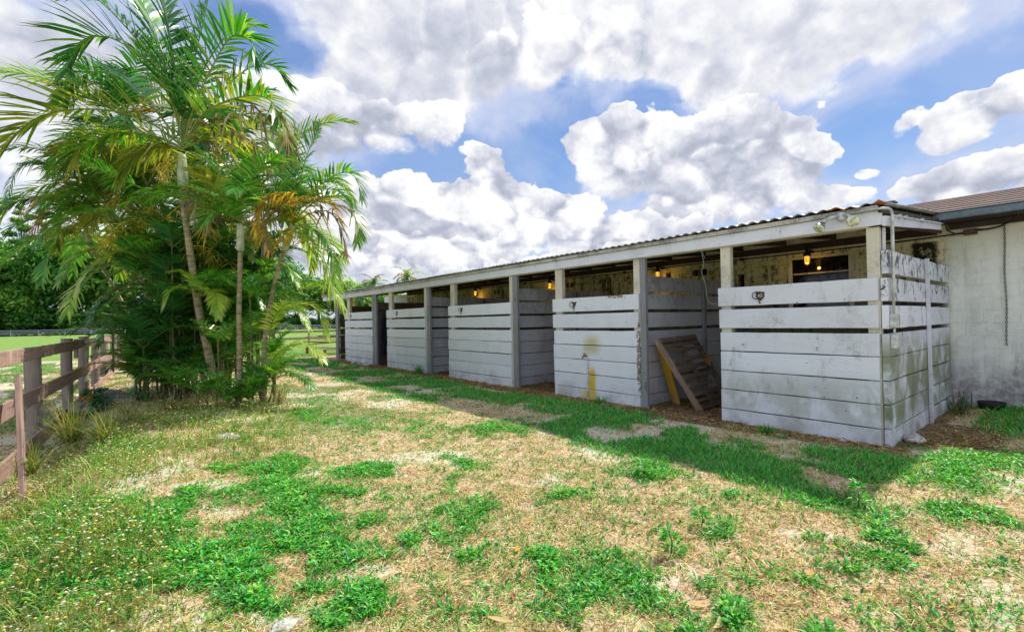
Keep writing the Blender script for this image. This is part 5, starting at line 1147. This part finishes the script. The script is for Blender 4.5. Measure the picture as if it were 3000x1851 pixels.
# the stems behind
BACK = [
 ('pale grey trunked palm at the left back of the clump', [(528, 1095), (508, 1000), (490, 940), (462, 840), (425, 740), (395, 660)], 12.3, 12.2, .075, .055, [(385, 620), (380, 585)], 13, 2.5, .62, 21, GREENS),
 ('palm curving left behind the main trunk', [(572, 1118), (556, 1000), (545, 930), (520, 800), (485, 680), (450, 600)], 11.6, 11.3, .07, .05, [(440, 565), (432, 535)], 13, 2.3, .6, 22, GREENS),
 ('palm leaning far left with dark fronds', [(500, 1095), (440, 900), (384, 740), (345, 665)], 12.9, 12.0, .06, .048, [(330, 635), (318, 600)], 13, 2.4, .58, 23, DARKG),
 ('tall back palm whose crown stands up left of the tallest', [(600, 1120), (560, 900), (500, 680), (430, 480), (395, 410)], 12.6, 12.0, .075, .055, [(382, 385), (372, 358)], 14, 2.6, .68, 24, DARKG),
 ('tall back palm whose crown stands right behind the tallest', [(650, 1130), (648, 900), (640, 680), (636, 520)], 12.2, 12.5, .065, .05, [(636, 480), (638, 450)], 12, 2.3, .55, 25, DARKG),
 ('palm filling the gap between the brown trunk and the rightmost palm', [(725, 1150), (735, 950), (745, 760), (755, 620)], 10.8, 11.2, .055, .042, [(757, 580), (760, 550)], 12, 2.1, .5, 26, OLIVE+GREENS),
 ('short palm in the middle of the clump', [(655, 1150), (640, 950), (615, 790), (600, 700)], 11.0, 11.0, .055, .042, [(597, 665), (596, 640)], 12, 2.1, .52, 27, GREENS),
 ('short palm at the far left of the clump with rusty dead frond', [(455, 1090), (380, 930), (310, 800), (275, 740)], 13.2, 12.6, .055, .045, [(262, 705), (250, 670)], 12, 2.2, .5, 28, GREENS)]
BR = []
for lab, pts, d0, d1, r0, r1, sh_, nf, L_, lf, sd, cols in BACK:
    r_, c_ = palm(lab, pts, d0, d1, r0, r1, sh_, back=.7); BR.append((r_, c_)); crown_fronds(r_, c_, nf+2, L_*1.22, sd, cols, leaf=lf*1.38, az0=sd, bend=1.75, e_lo=-.2, dens=44, w=.056)
    flower_stalk(r_, c_-np.array([0, 0, .25]), .85, sd*7)
add_frond(BR[1][0], pxpath([(432, 735), (380, 730), (310, 752), (250, 805), (214, 862), (196, 920)], 10.6, 9.4), L=.62, cols=YELG, n=46, w=.036, vee=.2, rcol=(.55, .5, .05))
add_frond(BR[1][0], pxpath([(440, 560), (350, 525), (260, 480), (190, 440)], 10.6, 9.6), L=.75, cols=[(.06, .28, .04), (.10, .34, .05), (.16, .40, .06)], n=48, w=.042)
add_frond(BR[2][0], pxpath([(318, 600), (220, 500), (120, 470), (50, 500), (15, 600)], 11.6, 10.4), L=.45, cols=DARKG, n=40, w=.025, droop=.8)
add_frond(BR[7][0], pxpath([(250, 665), (200, 620), (140, 625), (95, 680)], 12.0, 11.0), 'dry_leaf', L=.55, cols=RUST, n=34, w=.03, droop=.4)
add_frond(BR[2][0], pxpath([(330, 610), (250, 570), (170, 575), (100, 610)], 11.4, 10.4), L=.6, cols=GREENS+DARKG, n=42)
for k, (u, v, d_) in enumerate(((440, 640, 10.8), (455, 600, 10.5), (595, 590, 10.6), (620, 640, 10.6), (470, 440, 10.6), (620, 450, 11), (360, 420, 11), (400, 680, 11), (665, 620, 10.4), (700, 560, 10.6), (560, 720, 10.6))):
    flower_stalk(BR[k % 7][0], at_depth(u, v, d_), .9, 200+k, dirn_=random.uniform(0, 6.28))
for ri, pts, d0, d1, L_, cc in ((0, [(440, 960), (380, 930), (320, 950), (290, 1010)], 12, 11.4, .5, GREENS), (4, [(560, 980), (500, 950), (440, 960), (400, 1020)], 11.2, 10.6, .5, GREENS+YELG), (2, [(360, 760), (290, 730), (220, 760), (170, 830)], 12, 11, .6, GREENS+OLIVE), (6, [(640, 900), (690, 850), (740, 850), (775, 910)], 10.8, 10.4, .42, GREENS), (6, [(600, 760), (650, 700), (700, 700), (740, 760)], 10.8, 10.3, .5, GREENS+OLIVE), (5, [(745, 800), (790, 770), (840, 780), (875, 840)], 10.9, 10.6, .45, GREENS+YELG), (1, [(500, 760), (450, 700), (380, 700), (330, 760)], 11.2, 10.5, .6, GREENS+OLIVE), (1, [(432, 700), (340, 640), (240, 625), (150, 670)], 11, 10.2, .7, GREENS), (4, [(470, 790), (380, 765), (290, 790), (225, 860)], 11.6, 10.8, .6, GREENS+DARKG), (0, [(470, 850), (390, 835), (310, 870), (262, 940)], 11.8, 11, .6, DARKG),
        (2, [(330, 640), (240, 600), (160, 640), (110, 720)], 12, 11.2, .65, DARKG+GREENS), (7, [(255, 680), (190, 690), (140, 760), (120, 830)], 12.5, 11.8, .55, GREENS), (0, [(395, 640), (300, 540), (200, 520), (120, 580)], 12, 11, .75, GREENS), (1, [(435, 540), (360, 440), (270, 400), (190, 430)], 11.2, 10.4, .75, GREENS+OLIVE),
        (3, [(372, 358), (300, 260), (210, 240), (150, 300)], 12.4, 11.6, .8, DARKG), (5, [(760, 550), (830, 480), (900, 500), (940, 580)], 11.2, 10.8, .6, GREENS), (4, [(638, 450), (720, 380), (800, 400), (850, 480)], 12.5, 12, .65, DARKG+OLIVE)):
    add_frond(BR[ri][0], pxpath(pts, d0, d1), L=L_, cols=cc, n=46, w=.052)
# young palms round the foot of the clump
def young(label, c, n, L, seed, stem_h, cols=GREENS, leaf=.36, group=None, paths=(), w=.036):
    c = np.array([c[0], c[1], gz(c[0], c[1])-.03]); root = empty('young_palm', tuple(c), label, 'palm', group); rg = np.random.default_rng(seed)
    top = c+np.array([rg.uniform(-.1, .1), rg.uniform(-.1, .1), stem_h]); trunk(root, [c, (c+top)/2+np.array([.02, 0, 0]), top], .024, .016, 'stem', 'stem', 1.2)
    for k in range(n):
        az = k*2.4+rg.uniform(-.4, .4); fw = max(0, -(math.cos(az)*CF[0]+math.sin(az)*CF[1])); add_frond(root, arch(top, az, rg.uniform(.7, 1.35), L*rg.uniform(.7, 1.15)*(1-.5*fw), rg.uniform(1.0, 2.0), tw=rg.uniform(-.4, .4)), L=leaf*rg.uniform(.8, 1.1), n=28, cols=cols, w=w, rw=.009, rg=rg, droop=.3)
    for pts, d0, d1, L_, cc in paths: add_frond(root, pxpath(pts, d0, d1), L=L_, cols=cc, n=40, w=.042, rw=.012, vee=.3)
    return root
young('young palm spreading bright arching fronds at the right foot of the clump', (2.25, 10.9), 5, 1.3, 301, .5, YELG+GREENS, .34, paths=[
    ([(785, 1020), (800, 940), (835, 892), (872, 900), (905, 960)], 9.6, 9.2, .42, YELG), ([(790, 990), (830, 915), (890, 890), (940, 915), (958, 985)], 9.9, 9.6, .42, YELG),
    ([(770, 1090), (820, 1030), (880, 1008), (925, 1030), (945, 1055)], 9.5, 9.1, .40, YELG), ([(790, 960), (850, 870), (920, 838), (980, 860), (1005, 910)], 10.2, 10.2, .40, YELG+GREENS),
    ([(780, 1110), (830, 1090), (880, 1100), (920, 1135)], 9.4, 9.0, .36, GREENS)])
young('young palm opening a bright fan of fronds before the main trunk', (1.25, 11.1), 4, .9, 302, 1.3, YELG+GREENS, .34, paths=[
    ([(588, 868), (545, 845), (505, 850), (478, 900)], 9.6, 9.2, .36, YELG), ([(588, 868), (600, 820), (640, 800), (680, 830)], 9.6, 9.3, .34, GREENS), ([(588, 868), (570, 830), (540, 800), (500, 795)], 9.7, 9.3, .36, YELG), ([(588, 868), (620, 850), (635, 880), (640, 930)], 9.6, 9.2, .34, YELG)])
young('young palm throwing long dark fronds low to the left', (.8, 12.0), 5, 1.5, 303, .3, GREENS, .40, paths=[
    ([(600, 1115), (530, 1060), (460, 1070), (405, 1120), (385, 1180)], 10.2, 9.6, .45, DARKG+GREENS), ([(590, 1100), (520, 1020), (450, 1000), (390, 1040)], 10.6, 10.2, .45, DARKG), ([(580, 1110), (500, 1090), (430, 1130), (420, 1190)], 10.0, 9.7, .4, GREENS)])
young('young palm with broad green fronds hanging left at mid height', (.75, 12.9), 4, 1.4, 304, 1.9, GREENS, .42, paths=[
    ([(520, 900), (450, 860), (380, 850), (310, 890)], 11.2, 10.4, .50, GREENS), ([(520, 880), (440, 800), (360, 790), (300, 830)], 11.4, 10.6, .5, DARKG+GREENS), ([(500, 900), (450, 920), (410, 960), (380, 1010)], 11.0, 10.5, .42, GREENS)])
YL = 'young palm shoot crowding the foot of the palm clump'
for k in range(36):
    a = RNG.uniform(0, 6.28); q = RNG.random()**.5; xx, yy = 1.2+math.cos(a)*q*1.35, 13.4+math.sin(a)*q*1.3; hh = RNG.uniform(.3, 3.4)
    young(YL, (xx, yy), int(RNG.integers(6, 10)), RNG.uniform(1.2, 2.3), 400+k, hh, GREENS if k % 3 else (OLIVE if k % 2 else DARKG), .52, group='young palm shoots in the clump', w=.046)
for k, (xx, yy, hh) in enumerate(((1.75, 10.75, .15), (1.95, 10.7, .3), (2.15, 10.9, .5), (1.5, 10.9, .1), (1.15, 11.5, .2), (2.35, 11.2, .9), (2.2, 11.4, 1.6), (1.9, 11.1, 2.2))):
    young(YL, (xx, yy), 6, RNG.uniform(.7, 1.1), 450+k, hh, GREENS, .34, group='young palm shoots in the clump', w=.03)
for k in range(26):
    xx, yy = RNG.uniform(-.1, 2.6), RNG.uniform(12.6, 15.2); young(YL, (xx, yy), 8, RNG.uniform(1.3, 2.2), 500+k, RNG.uniform(.1, 3.2), GREENS if k % 2 else DARKG, .5, group='young palm shoots in the clump', w=.044)
# distant palms over the stable roof
for k, (u, v, D_, lab) in enumerate(((1095, 835, 78, 'distant palm showing above the far end of the stable roof, left one'), (1192, 815, 80, 'distant palm showing above the far end of the stable roof, right one'), (1050, 880, 62, 'distant palm seen through the gap above the farthest stall front'))):
    p = at_depth(u, v, D_); root = empty('palm_tree', (p[0], p[1], .3), lab, 'palm'); m_ = MB(); m_.tube([(p[0]+.3, p[1], .2), (p[0]+.1, p[1], p[2]*.5), tuple(p)], [.25, .2, .15], 8, tone=.3); m_.build('trunk', M['bark'], root)
    crown_fronds(root, np.array(p), 16, 3.0, 80+k, [(.04, .15, .05), (.06, .2, .06)], leaf=1.0, w=.11, dens=26, droop=.5, e_lo=-.4)

# ------------------------------------------------------------------ trees round the paddock
def crown_mesh(seed, blobs, n, size, cols, flat=.5):
    """leaf clumps spread through several lobes; blobs: (x, y, z, rx, ry, rz)"""
    rg = np.random.default_rng(seed); B = np.array(blobs, float); vol = (B[:, 3]*B[:, 4]*B[:, 5])**.7; vol /= vol.sum()
    k = rg.choice(len(B), n, p=vol); d = rg.normal(0, 1, (n, 3)); d /= np.linalg.norm(d, axis=1)[:, None]; r = rg.random(n)**.38
    lump = 1+.22*np.sin(d[:, 0]*5+k)*np.cos(d[:, 1]*6+k*2)+.15*np.sin(d[:, 2]*9+k)
    c = B[k, :3]+d*B[k, 3:]*(r*lump)[:, None]
    nr = d+rg.normal(0, .7, (n, 3)); nr[:, 2] += .5; nr /= np.linalg.norm(nr, axis=1)[:, None]
    u = np.cross(nr, rg.normal(0, 1, (n, 3))); u /= np.linalg.norm(u, axis=1)[:, None]; v = np.cross(nr, u); s = size*rg.uniform(.45, 1.2, n)[:, None]
    V_ = np.stack([c-u*s, c-v*s*flat, c+u*s, c+v*s*flat], 1).reshape(-1, 3); F_ = np.arange(n*4).reshape(-1, 4)
    base = np.array(cols)[rg.integers(0, len(cols), n)]; shade = (.45+.75*r*sst(d[:, 2], -1.1, .8))*rg.uniform(.75, 1.25, n)  # lit tops and shaded insides put into the leaf colours
    return V_, F_, np.repeat((base*shade[:, None])[:, None, :], 4, 1).reshape(-1, 3)
def tree_kind(name, seed, H, W_, cols, kind, n=5200):
    rg = np.random.default_rng(seed); bl = []; br = []
    if kind == 'broad':
        for k in range(13):
            a = rg.uniform(0, 6.28); q = rg.random()**.6; z = H*rg.uniform(.35, .88); r_ = W_*.26*rg.uniform(.8, 1.3); c = (math.cos(a)*q*W_*.36, math.sin(a)*q*W_*.36, z); bl.append((*c, r_, r_, r_*.75)); br.append(c)
    elif kind == 'layer':
        for k in range(20):
            q = k/19; z = H*(.34+.64*q); w = W_*.5*(1-.72*q**1.3); a = k*2.4+rg.uniform(-.4, .4); rr = w*rg.uniform(.35, .8); c = (math.cos(a)*rr, math.sin(a)*rr, z); bl.append((*c, w*.55, w*.55, H*.022)); br.append(c)
    else:
        for k in range(9):
            a = rg.uniform(0, 6.28); q = rg.random()**.5; c = (math.cos(a)*q*W_*.4, math.sin(a)*q*W_*.4, H*rg.uniform(.25, .7)); r_ = W_*.24; bl.append((*c, r_, r_, H*.28)); br.append(c)
    me = crown_mesh(seed, bl, n, .42 if kind != 'layer' else .34, cols, .45)
    t_ = MB(); t_.tube([(0, 0, -.5), (.1, 0, H*.3), (0, .1, H*.6), (.05, 0, H*(.96 if kind == 'layer' else .75))], [.38, .30, .2, .06] if kind != 'bush' else [.2, .15, .1, .04], 8)
    for c in br: t_.tube([(0, 0, c[2]*.72), (c[0]*.5, c[1]*.5, c[2]*.9), c], [.10, .07, .03], 5, cap=False)
    return me, t_
GA = [(.06, .27, .035), (.10, .36, .05), (.18, .44, .07), (.03, .13, .02)]; GB = [(.20, .44, .07), (.32, .54, .10), (.13, .34, .05), (.44, .56, .14)]; GC = [(.05, .20, .03), (.08, .28, .04), (.12, .36, .06), (.24, .42, .09), (.03, .10, .02)]; GD = [(.12, .30, .06), (.20, .40, .09), (.30, .46, .13)]
KINDS = {'dark': tree_kind('d', 1, 16, 13, GC, 'broad', 7000), 'green': tree_kind('g', 2, 15, 12, GA, 'broad', 6500), 'light': tree_kind('l', 3, 13, 12, GB, 'broad', 6000), 'tall': tree_kind('t', 4, 26, 9, GD, 'layer', 7000), 'bush': tree_kind('b', 5, 6, 9, GC, 'bush', 3600), 'bush2': tree_kind('b', 6, 6.5, 9, GA, 'bush', 3600)}
LAB = {'dark': 'dark green broad tree in the wood beyond the paddock', 'green': 'mid green broad tree in the wood beyond the paddock', 'light': 'light green loose tree in the wood beyond the paddock', 'tall': 'tall thin tree with layered feathery branches above the wood', 'bush': 'dark dense bush behind the paddock fence', 'bush2': 'green dense bush behind the paddock fence'}
PROT = {}
def put_tree(kind, x, y, sc, rz):
    if kind not in PROT:
        me, t_ = KINDS[kind]; r_ = bpy.data.objects.new('bush' if 'bush' in kind else 'tree', None); COL.objects.link(r_)
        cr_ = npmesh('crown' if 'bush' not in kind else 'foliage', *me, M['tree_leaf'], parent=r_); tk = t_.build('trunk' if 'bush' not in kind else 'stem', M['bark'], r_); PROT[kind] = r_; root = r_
    else:
        p = PROT[kind]; root = p.copy(); COL.objects.link(root)
        for ch in list(p.children): c = ch.copy(); COL.objects.link(c); c.parent = root
    root.location = (x, y, gz(x, y)-.1); root.rotation_euler = (0, 0, rz); root.scale = (sc, sc, sc*random.uniform(.92, 1.1)); tag(root, LAB[kind], 'bush' if 'bush' in kind else 'tree', LAB[kind].replace(' tree', ' trees').replace(' bush', ' bushes')); return root
def fdist(u): return float(np.interp(u, [-420, 0, 340, 700, 1060, 1500], [100, 104, 112, 140, 150, 155]))
for (u, D_, kind, top) in ((-330, 112, 'green', 640), (-210, 118, 'dark', 560), (-120, 110, 'tall', 520), (-60, 116, 'light', 700), (10, 112, 'green', 745), (66, 104, 'tall', 608), (138, 108, 'tall', 590), (105, 112, 'light', 800), (30, 108, 'light', 835), (165, 115, 'dark', 730), (215, 112, 'green', 690), (265, 122, 'dark', 660), (320, 115, 'dark', 650),
                           (380, 118, 'light', 700), (440, 118, 'dark', 680), (510, 122, 'green', 690), (580, 126, 'dark', 700), (650, 130, 'green', 715), (715, 135, 'dark', 730), (770, 140, 'green', 745), (825, 150, 'green', 765), (880, 140, 'dark', 775), (935, 150, 'light', 800), (985, 150, 'light', 803), (1035, 140, 'light', 818), (1085, 150, 'green', 838), (1140, 150, 'light', 845), (1200, 155, 'green', 850), (1270, 155, 'green', 850), (1350, 160, 'dark', 850)):
    D_ = max(D_, fdist(u)+9); p = at_depth(u, 950, D_); H0 = {'dark': 16, 'green': 15, 'light': 13, 'tall': 26}[kind]; hp = px_of((p[0], p[1], 1.6))
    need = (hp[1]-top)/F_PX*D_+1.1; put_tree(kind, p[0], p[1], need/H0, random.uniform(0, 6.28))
for k in range(40):
    u = -420+k*44; D_ = fdist(u)+random.uniform(6, 9); p = at_depth(u, 950, D_)
    put_tree('bush' if k % 3 else 'bush2', p[0], p[1], random.uniform(.8, 1.5)*(1 if u < 500 else .8), random.uniform(0, 6.28))
# light tree nearer, behind the palms at the right
p = at_depth(800, 950, 48); r_ = put_tree('green', p[0], p[1], .50, 1.0); tag(r_, 'glossy green tree close behind the palm clump at its right', 'tree'); 
if 'group' in r_: del r_['group']

# ------------------------------------------------------------------ sky and sun
SUN = Vector((math.cos(R(50.5))*math.cos(R(7.5)), math.cos(R(50.5))*math.sin(R(7.5)), math.sin(R(50.5))))
world = bpy.data.worlds.new('World'); scene.world = world; world.use_nodes = True
t = NT(world.node_tree); bg = t.n['Background']
sky = t.new('ShaderNodeTexSky', sky_type='NISHITA'); sky.sun_disc = False
sky.sun_elevation = R(50.5); sky.sun_rotation = math.atan2(SUN.x, SUN.y); sky.air_density = 1.0; sky.dust_density = .6; sky.ozone_density = 2.2

def dirn(u, v):
    d = ray(u*1.224, v*1.224); return d/np.linalg.norm(d)
# each heap of cloud and each blue gap stands in its own direction of the sky: (u, v, half width, half height, strength)
SOFT = [(1000, 100, 330, 200, 1.5), (1250, 70, 190, 170, 1.2), (1480, 70, 220, 150, 1.3), (1740, 110, 300, 150, 1.2), (1950, 90, 240, 140, .9), (2170, 30, 260, 90, 1.1), (930, 230, 180, 80, .7),
 (20, 90, 250, 200, 1.0), (230, 300, 400, 260, 1.2), (450, 380, 250, 230, .9), (200, 600, 320, 120, .9), (1800, 230, 160, 60, .6),
 (675, 95, 80, 105, -1.6), (1060, 400, 240, 70, -1.5), (1380, 420, 140, 70, -1.2), (1545, 245, 110, 40, -1.6), (1320, 320, 110, 60, -.9), (2350, 130, 190, 60, -1.3), (2100, 320, 170, 110, -1.4), (1240, 8, 60, 30, -.9), (560, 60, 110, 90, -1.0)]
LAYERS = [  # crisp heaps from the back to the front
 [(930, 320, 150, 60, 1.3), (1060, 300, 60, 38, 1.1), (690, 270, 150, 100, 1.3), (760, 330, 80, 60, 1.0), (2350, 250, 120, 95, 1.4), (2430, 200, 80, 60, 1.1), (2085, 382, 46, 18, .75), (2300, 330, 60, 30, .8), (1480, 100, 130, 90, 1.1), (1240, 130, 110, 120, 1.0)],
 [(1640, 380, 220, 110, 1.5), (1800, 295, 85, 65, 1.5), (1860, 400, 115, 60, 1.4), (1420, 325, 70, 42, 1.2), (1530, 330, 90, 60, 1.1), (1740, 480, 250, 60, 1.2), (1980, 480, 90, 28, 1.1), (2390, 425, 190, 62, 1.6), (2250, 475, 150, 32, 1.2)],
 [(1000, 520, 140, 75, 1.4), (1165, 380, 34, 42, 1.4), (1195, 450, 68, 62, 1.4), (880, 500, 90, 60, 1.2), (1310, 490, 55, 42, 1.4), (1400, 560, 190, 50, 1.3), (1130, 560, 200, 60, 1.3), (1600, 580, 200, 40, 1.2), (620, 520, 130, 80, 1.3), (300, 560, 200, 90, 1.2)],
 [(880, 600, 120, 50, 1.3), (1000, 640, 140, 40, 1.3), (1160, 620, 90, 42, 1.3), (1290, 575, 75, 34, 1.4), (1440, 620, 130, 34, 1.3), (1800, 580, 120, 34, 1.2), (700, 620, 120, 50, 1.2), (450, 650, 200, 40, 1.2)],
 [(860, 665, 120, 30, 1.3), (1010, 690, 150, 26, 1.3), (1180, 670, 120, 26, 1.3), (1340, 640, 80, 26, 1.2), (1560, 640, 130, 26, 1.2), (700, 690, 120, 26, 1.2)]]
D = t.new('ShaderNodeTexCoord').outputs['Generated']
z = t.sep(D)[2]
# noise space: features shrink towards the horizon as they do on real cloud decks
PN = t.vmath('SCALE', D, t.math('DIVIDE', 1.55, t.math('ADD', t.math('MAXIMUM', z, 0), 1.05)))
w1 = t.noise(PN, 6.0, 4, .58, out='Color')
off = t.vmath('MULTIPLY', t.vmath('SUBTRACT', w1, (.5, .5, .5)), (.17, .24, 0))
# azimuth from the middle of the view, and twice the elevation
R0 = (math.cos(YAW), -math.sin(YAW), 0); F0 = (math.sin(YAW), math.cos(YAW), 0)
def azel(d): return math.atan2(d[0]*R0[0]+d[1]*R0[1], d[0]*F0[0]+d[1]*F0[1]), 2*math.asin(d[2]/np.linalg.norm(d))
az = t.math('ARCTAN2', t.vmath('DOT_PRODUCT', D, R0, out='Value'), t.vmath('DOT_PRODUCT', D, F0, out='Value'))
ae = t.new('ShaderNodeCombineXYZ'); t.l.new(az, ae.inputs[0]); t.l.new(t.math('MULTIPLY', t.math('ARCSINE', z), 2), ae.inputs[1])
W = t.vmath('ADD', ae.outputs[0], off); wy = t.sep(W)[1]
def heaps(L, gain=1.3):
    body = hsum = None
    for (u, v, a, b, s) in L:
        a0, e0 = azel(ray(u*1.224, v*1.224)); a1, _ = azel(ray((u+a)*1.224, v*1.224)); _, e1 = azel(ray(u*1.224, (v-b)*1.224))
        r = math.sqrt(abs(a1-a0)*abs(e1-e0))*gain
        q = t.math('MAXIMUM', t.math('MULTIPLY_ADD', t.vmath('DISTANCE', W, (a0, e0, 0), out='Value'), -1.25/r, 1.25), 0)
        body = t.math('MULTIPLY', q, s) if body is None else t.math('MULTIPLY_ADD', q, s, body)
        if s > 0: hsum = t.math('MULTIPLY', q, s*e0) if hsum is None else t.math('MULTIPLY_ADD', q, s*e0, hsum)
    h = t.math('MULTIPLY', t.math('SUBTRACT', wy, t.math('DIVIDE', hsum, t.math('MAXIMUM', body, .05))), 4.5)
    return body, t.math('MINIMUM', t.math('MAXIMUM', h, -.8), .8)
def ridge(v, det):
    n_ = t.new('ShaderNodeTexNoise', noise_type='RIDGED_MULTIFRACTAL', normalize=True); t.l.new(v, n_.inputs['Vector'])
    n_.inputs['Scale'].default_value = 9; n_.inputs['Detail'].default_value = det; n_.inputs['Roughness'].default_value = .52; n_.inputs['Lacunarity'].default_value = 2.1
    n_.inputs['Offset'].default_value = .9; n_.inputs['Gain'].default_value = 1.2
    return n_.outputs['Fac']
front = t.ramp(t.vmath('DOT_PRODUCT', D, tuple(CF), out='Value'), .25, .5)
rest = t.math('MULTIPLY_ADD', t.noise(t.mapping(D, (1, 1, 1.5)), 2.6, 2, .5), 3.2, -1.2)  # unseen clouds outside the view, made dense as added fill light
fine = t.noise(PN, 8, 9, .60, 0)
DV = t.vmath('ADD', PN, tuple(Vector(SUN)*.014+Vector((0, 0, .018))))
b0 = ridge(PN, 6); b1 = ridge(DV, 5); f1_ = t.noise(DV, 8, 5, .60, 0)
soft = t.noise(D, 3.3, 2, .5)
fc = t.math('SUBTRACT', fine, .5); bc = t.math('SUBTRACT', .5, b0)
gf = t.math('SUBTRACT', fine, f1_); gb_ = t.math('SUBTRACT', b1, b0)
cr_stops = ((0, (.42, .45, .54)), (.25, (.50, .53, .63)), (.5, (.62, .64, .73)), (.68, (.74, .75, .81)), (.84, (.84, .85, .88)), (1, (.93, .93, .93)))
def colour(sh):
    cr = t.new('ShaderNodeValToRGB'); t.l.new(sh, cr.inputs[0]); el = cr.color_ramp.elements
    el[0].position = 0; el[0].color = (*cr_stops[0][1], 1); el[1].position = 1; el[1].color = (*cr_stops[-1][1], 1)
    for p, c in cr_stops[1:-1]: e = el.new(p); e.color = (*c, 1)
    return cr.outputs[0]
hs = t.new('ShaderNodeHueSaturation'); hs.inputs['Saturation'].default_value = 1.12; hs.inputs['Hue'].default_value = .508; hs.inputs['Value'].default_value = .10
t.l.new(sky.outputs[0], hs.inputs['Color'])
blue = t.mix(.6, hs.outputs[0], t.mix(t.ramp(z, .02, .75), (.24, .48, .87), (.045, .17, .58)))
# the high soft deck
body, hgt = heaps(SOFT)
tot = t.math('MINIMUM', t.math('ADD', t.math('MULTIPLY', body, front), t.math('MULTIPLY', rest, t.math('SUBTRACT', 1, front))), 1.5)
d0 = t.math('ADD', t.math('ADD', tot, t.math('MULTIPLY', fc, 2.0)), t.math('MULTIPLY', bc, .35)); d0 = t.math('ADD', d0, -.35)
veil = t.math('MULTIPLY', t.ramp(t.noise(t.mapping(D, (1.2, 1.2, 2.6), (2, 4, 1)), 3.1, 6, .62, .6), .30, .60), t.ramp(d0, -1.35, .0, .25, .95))
fin = t.mix(veil, blue, (.55, .62, .82))
fin = t.mix(t.math('MULTIPLY', t.ramp(z, .30, .0), .6), fin, (.66, .73, .90))
grey = None
for (u, v, r_, s_) in ((60, 140, .4, .22), (330, 120, .3, .16), (1000, 90, .42, .30), (1560, 130, .2, .14), (1950, 110, .25, .16), (880, 200, .12, .10)):
    a0, e0 = azel(ray(u*1.224, v*1.224)); q = t.math('MAXIMUM', t.math('MULTIPLY_ADD', t.vmath('DISTANCE', W, (a0, e0, 0), out='Value'), -s_*1.3/r_, s_*1.3), 0); grey = q if grey is None else t.math('ADD', grey, q)
edge = t.math('ADD', t.ramp(d0, .9, .0, 0, .14), t.ramp(soft, .35, .65, .06, -.08))
sh = t.math('ADD', t.math('SUBTRACT', t.math('ADD', .78, edge), grey), t.math('ADD', t.math('ADD', t.math('MULTIPLY', gf, 1.5), t.math('MULTIPLY', gb_, .35)), t.math('MULTIPLY', hgt, .08)), clamp=True)
fin = t.mix(t.ramp(d0, -.15, .55), fin, colour(sh))
# heaps in front of one another: bright crests against the grey feet of the ones behind
for i, L in enumerate(LAYERS):
    body, hgt = heaps(L, 1.62)
    dl = t.math('ADD', t.math('ADD', t.math('MINIMUM', t.math('MULTIPLY', body, front), 1.35), t.math('MULTIPLY', fc, 1.45)), t.math('MULTIPLY', bc, .60)); dl = t.math('ADD', dl, -.42)
    m = t.ramp(dl, 0, t.math('MULTIPLY_ADD', hgt, -.22, .24 if i else .34)) if False else t.ramp(dl, 0, t.ramp(hgt, -.4, .2, .55, .10))
    rim = t.ramp(dl, .55, .0, 0, .15)
    s_ = t.math('ADD', t.math('ADD', .66, rim), t.math('ADD', t.math('ADD', t.math('MULTIPLY', gf, 2.1), t.math('MULTIPLY', gb_, .80)), t.math('MULTIPLY', hgt, .42)))
    s_ = t.math('ADD', s_, t.math('MULTIPLY', bc, .22), clamp=True)
    fin = t.mix(m, fin, colour(s_))
# clouds opposite the sun brightened out of view, added fill for the stall fronts
opp_fill = t.ramp(t.vmath('DOT_PRODUCT', D, tuple(SUN), out='Value'), .35, -.7, 1.0, 2.0)
fin = t.vmath('SCALE', fin, t.math('MULTIPLY_ADD', t.math('SUBTRACT', opp_fill, 1), t.ramp(d0, -.15, .55), 1))
fin = t.mix(t.ramp(z, .13, .0, 0, .55), fin, (.78, .82, .93))
gb = t.ramp(z, -.01, -.05)
fin = t.mix(gb, fin, (.25, .24, .18))
# the strength that keeps the physical sky photographic is .1; the colours above are written for it
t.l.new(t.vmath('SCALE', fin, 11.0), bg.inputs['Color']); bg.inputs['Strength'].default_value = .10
try: world.cycles.sampling_method = 'MANUAL'; world.cycles.sample_map_resolution = 512
except Exception: pass
ld = bpy.data.lights.new('sun', 'SUN'); ld.energy = 5.0; ld.angle = R(.53); ld.color = (1, .94, .82)
lo = bpy.data.objects.new('sun', ld); COL.objects.link(lo); lo.rotation_euler = SUN.to_track_quat('Z', 'Y').to_euler(); lo.location = (20, 5, 30)
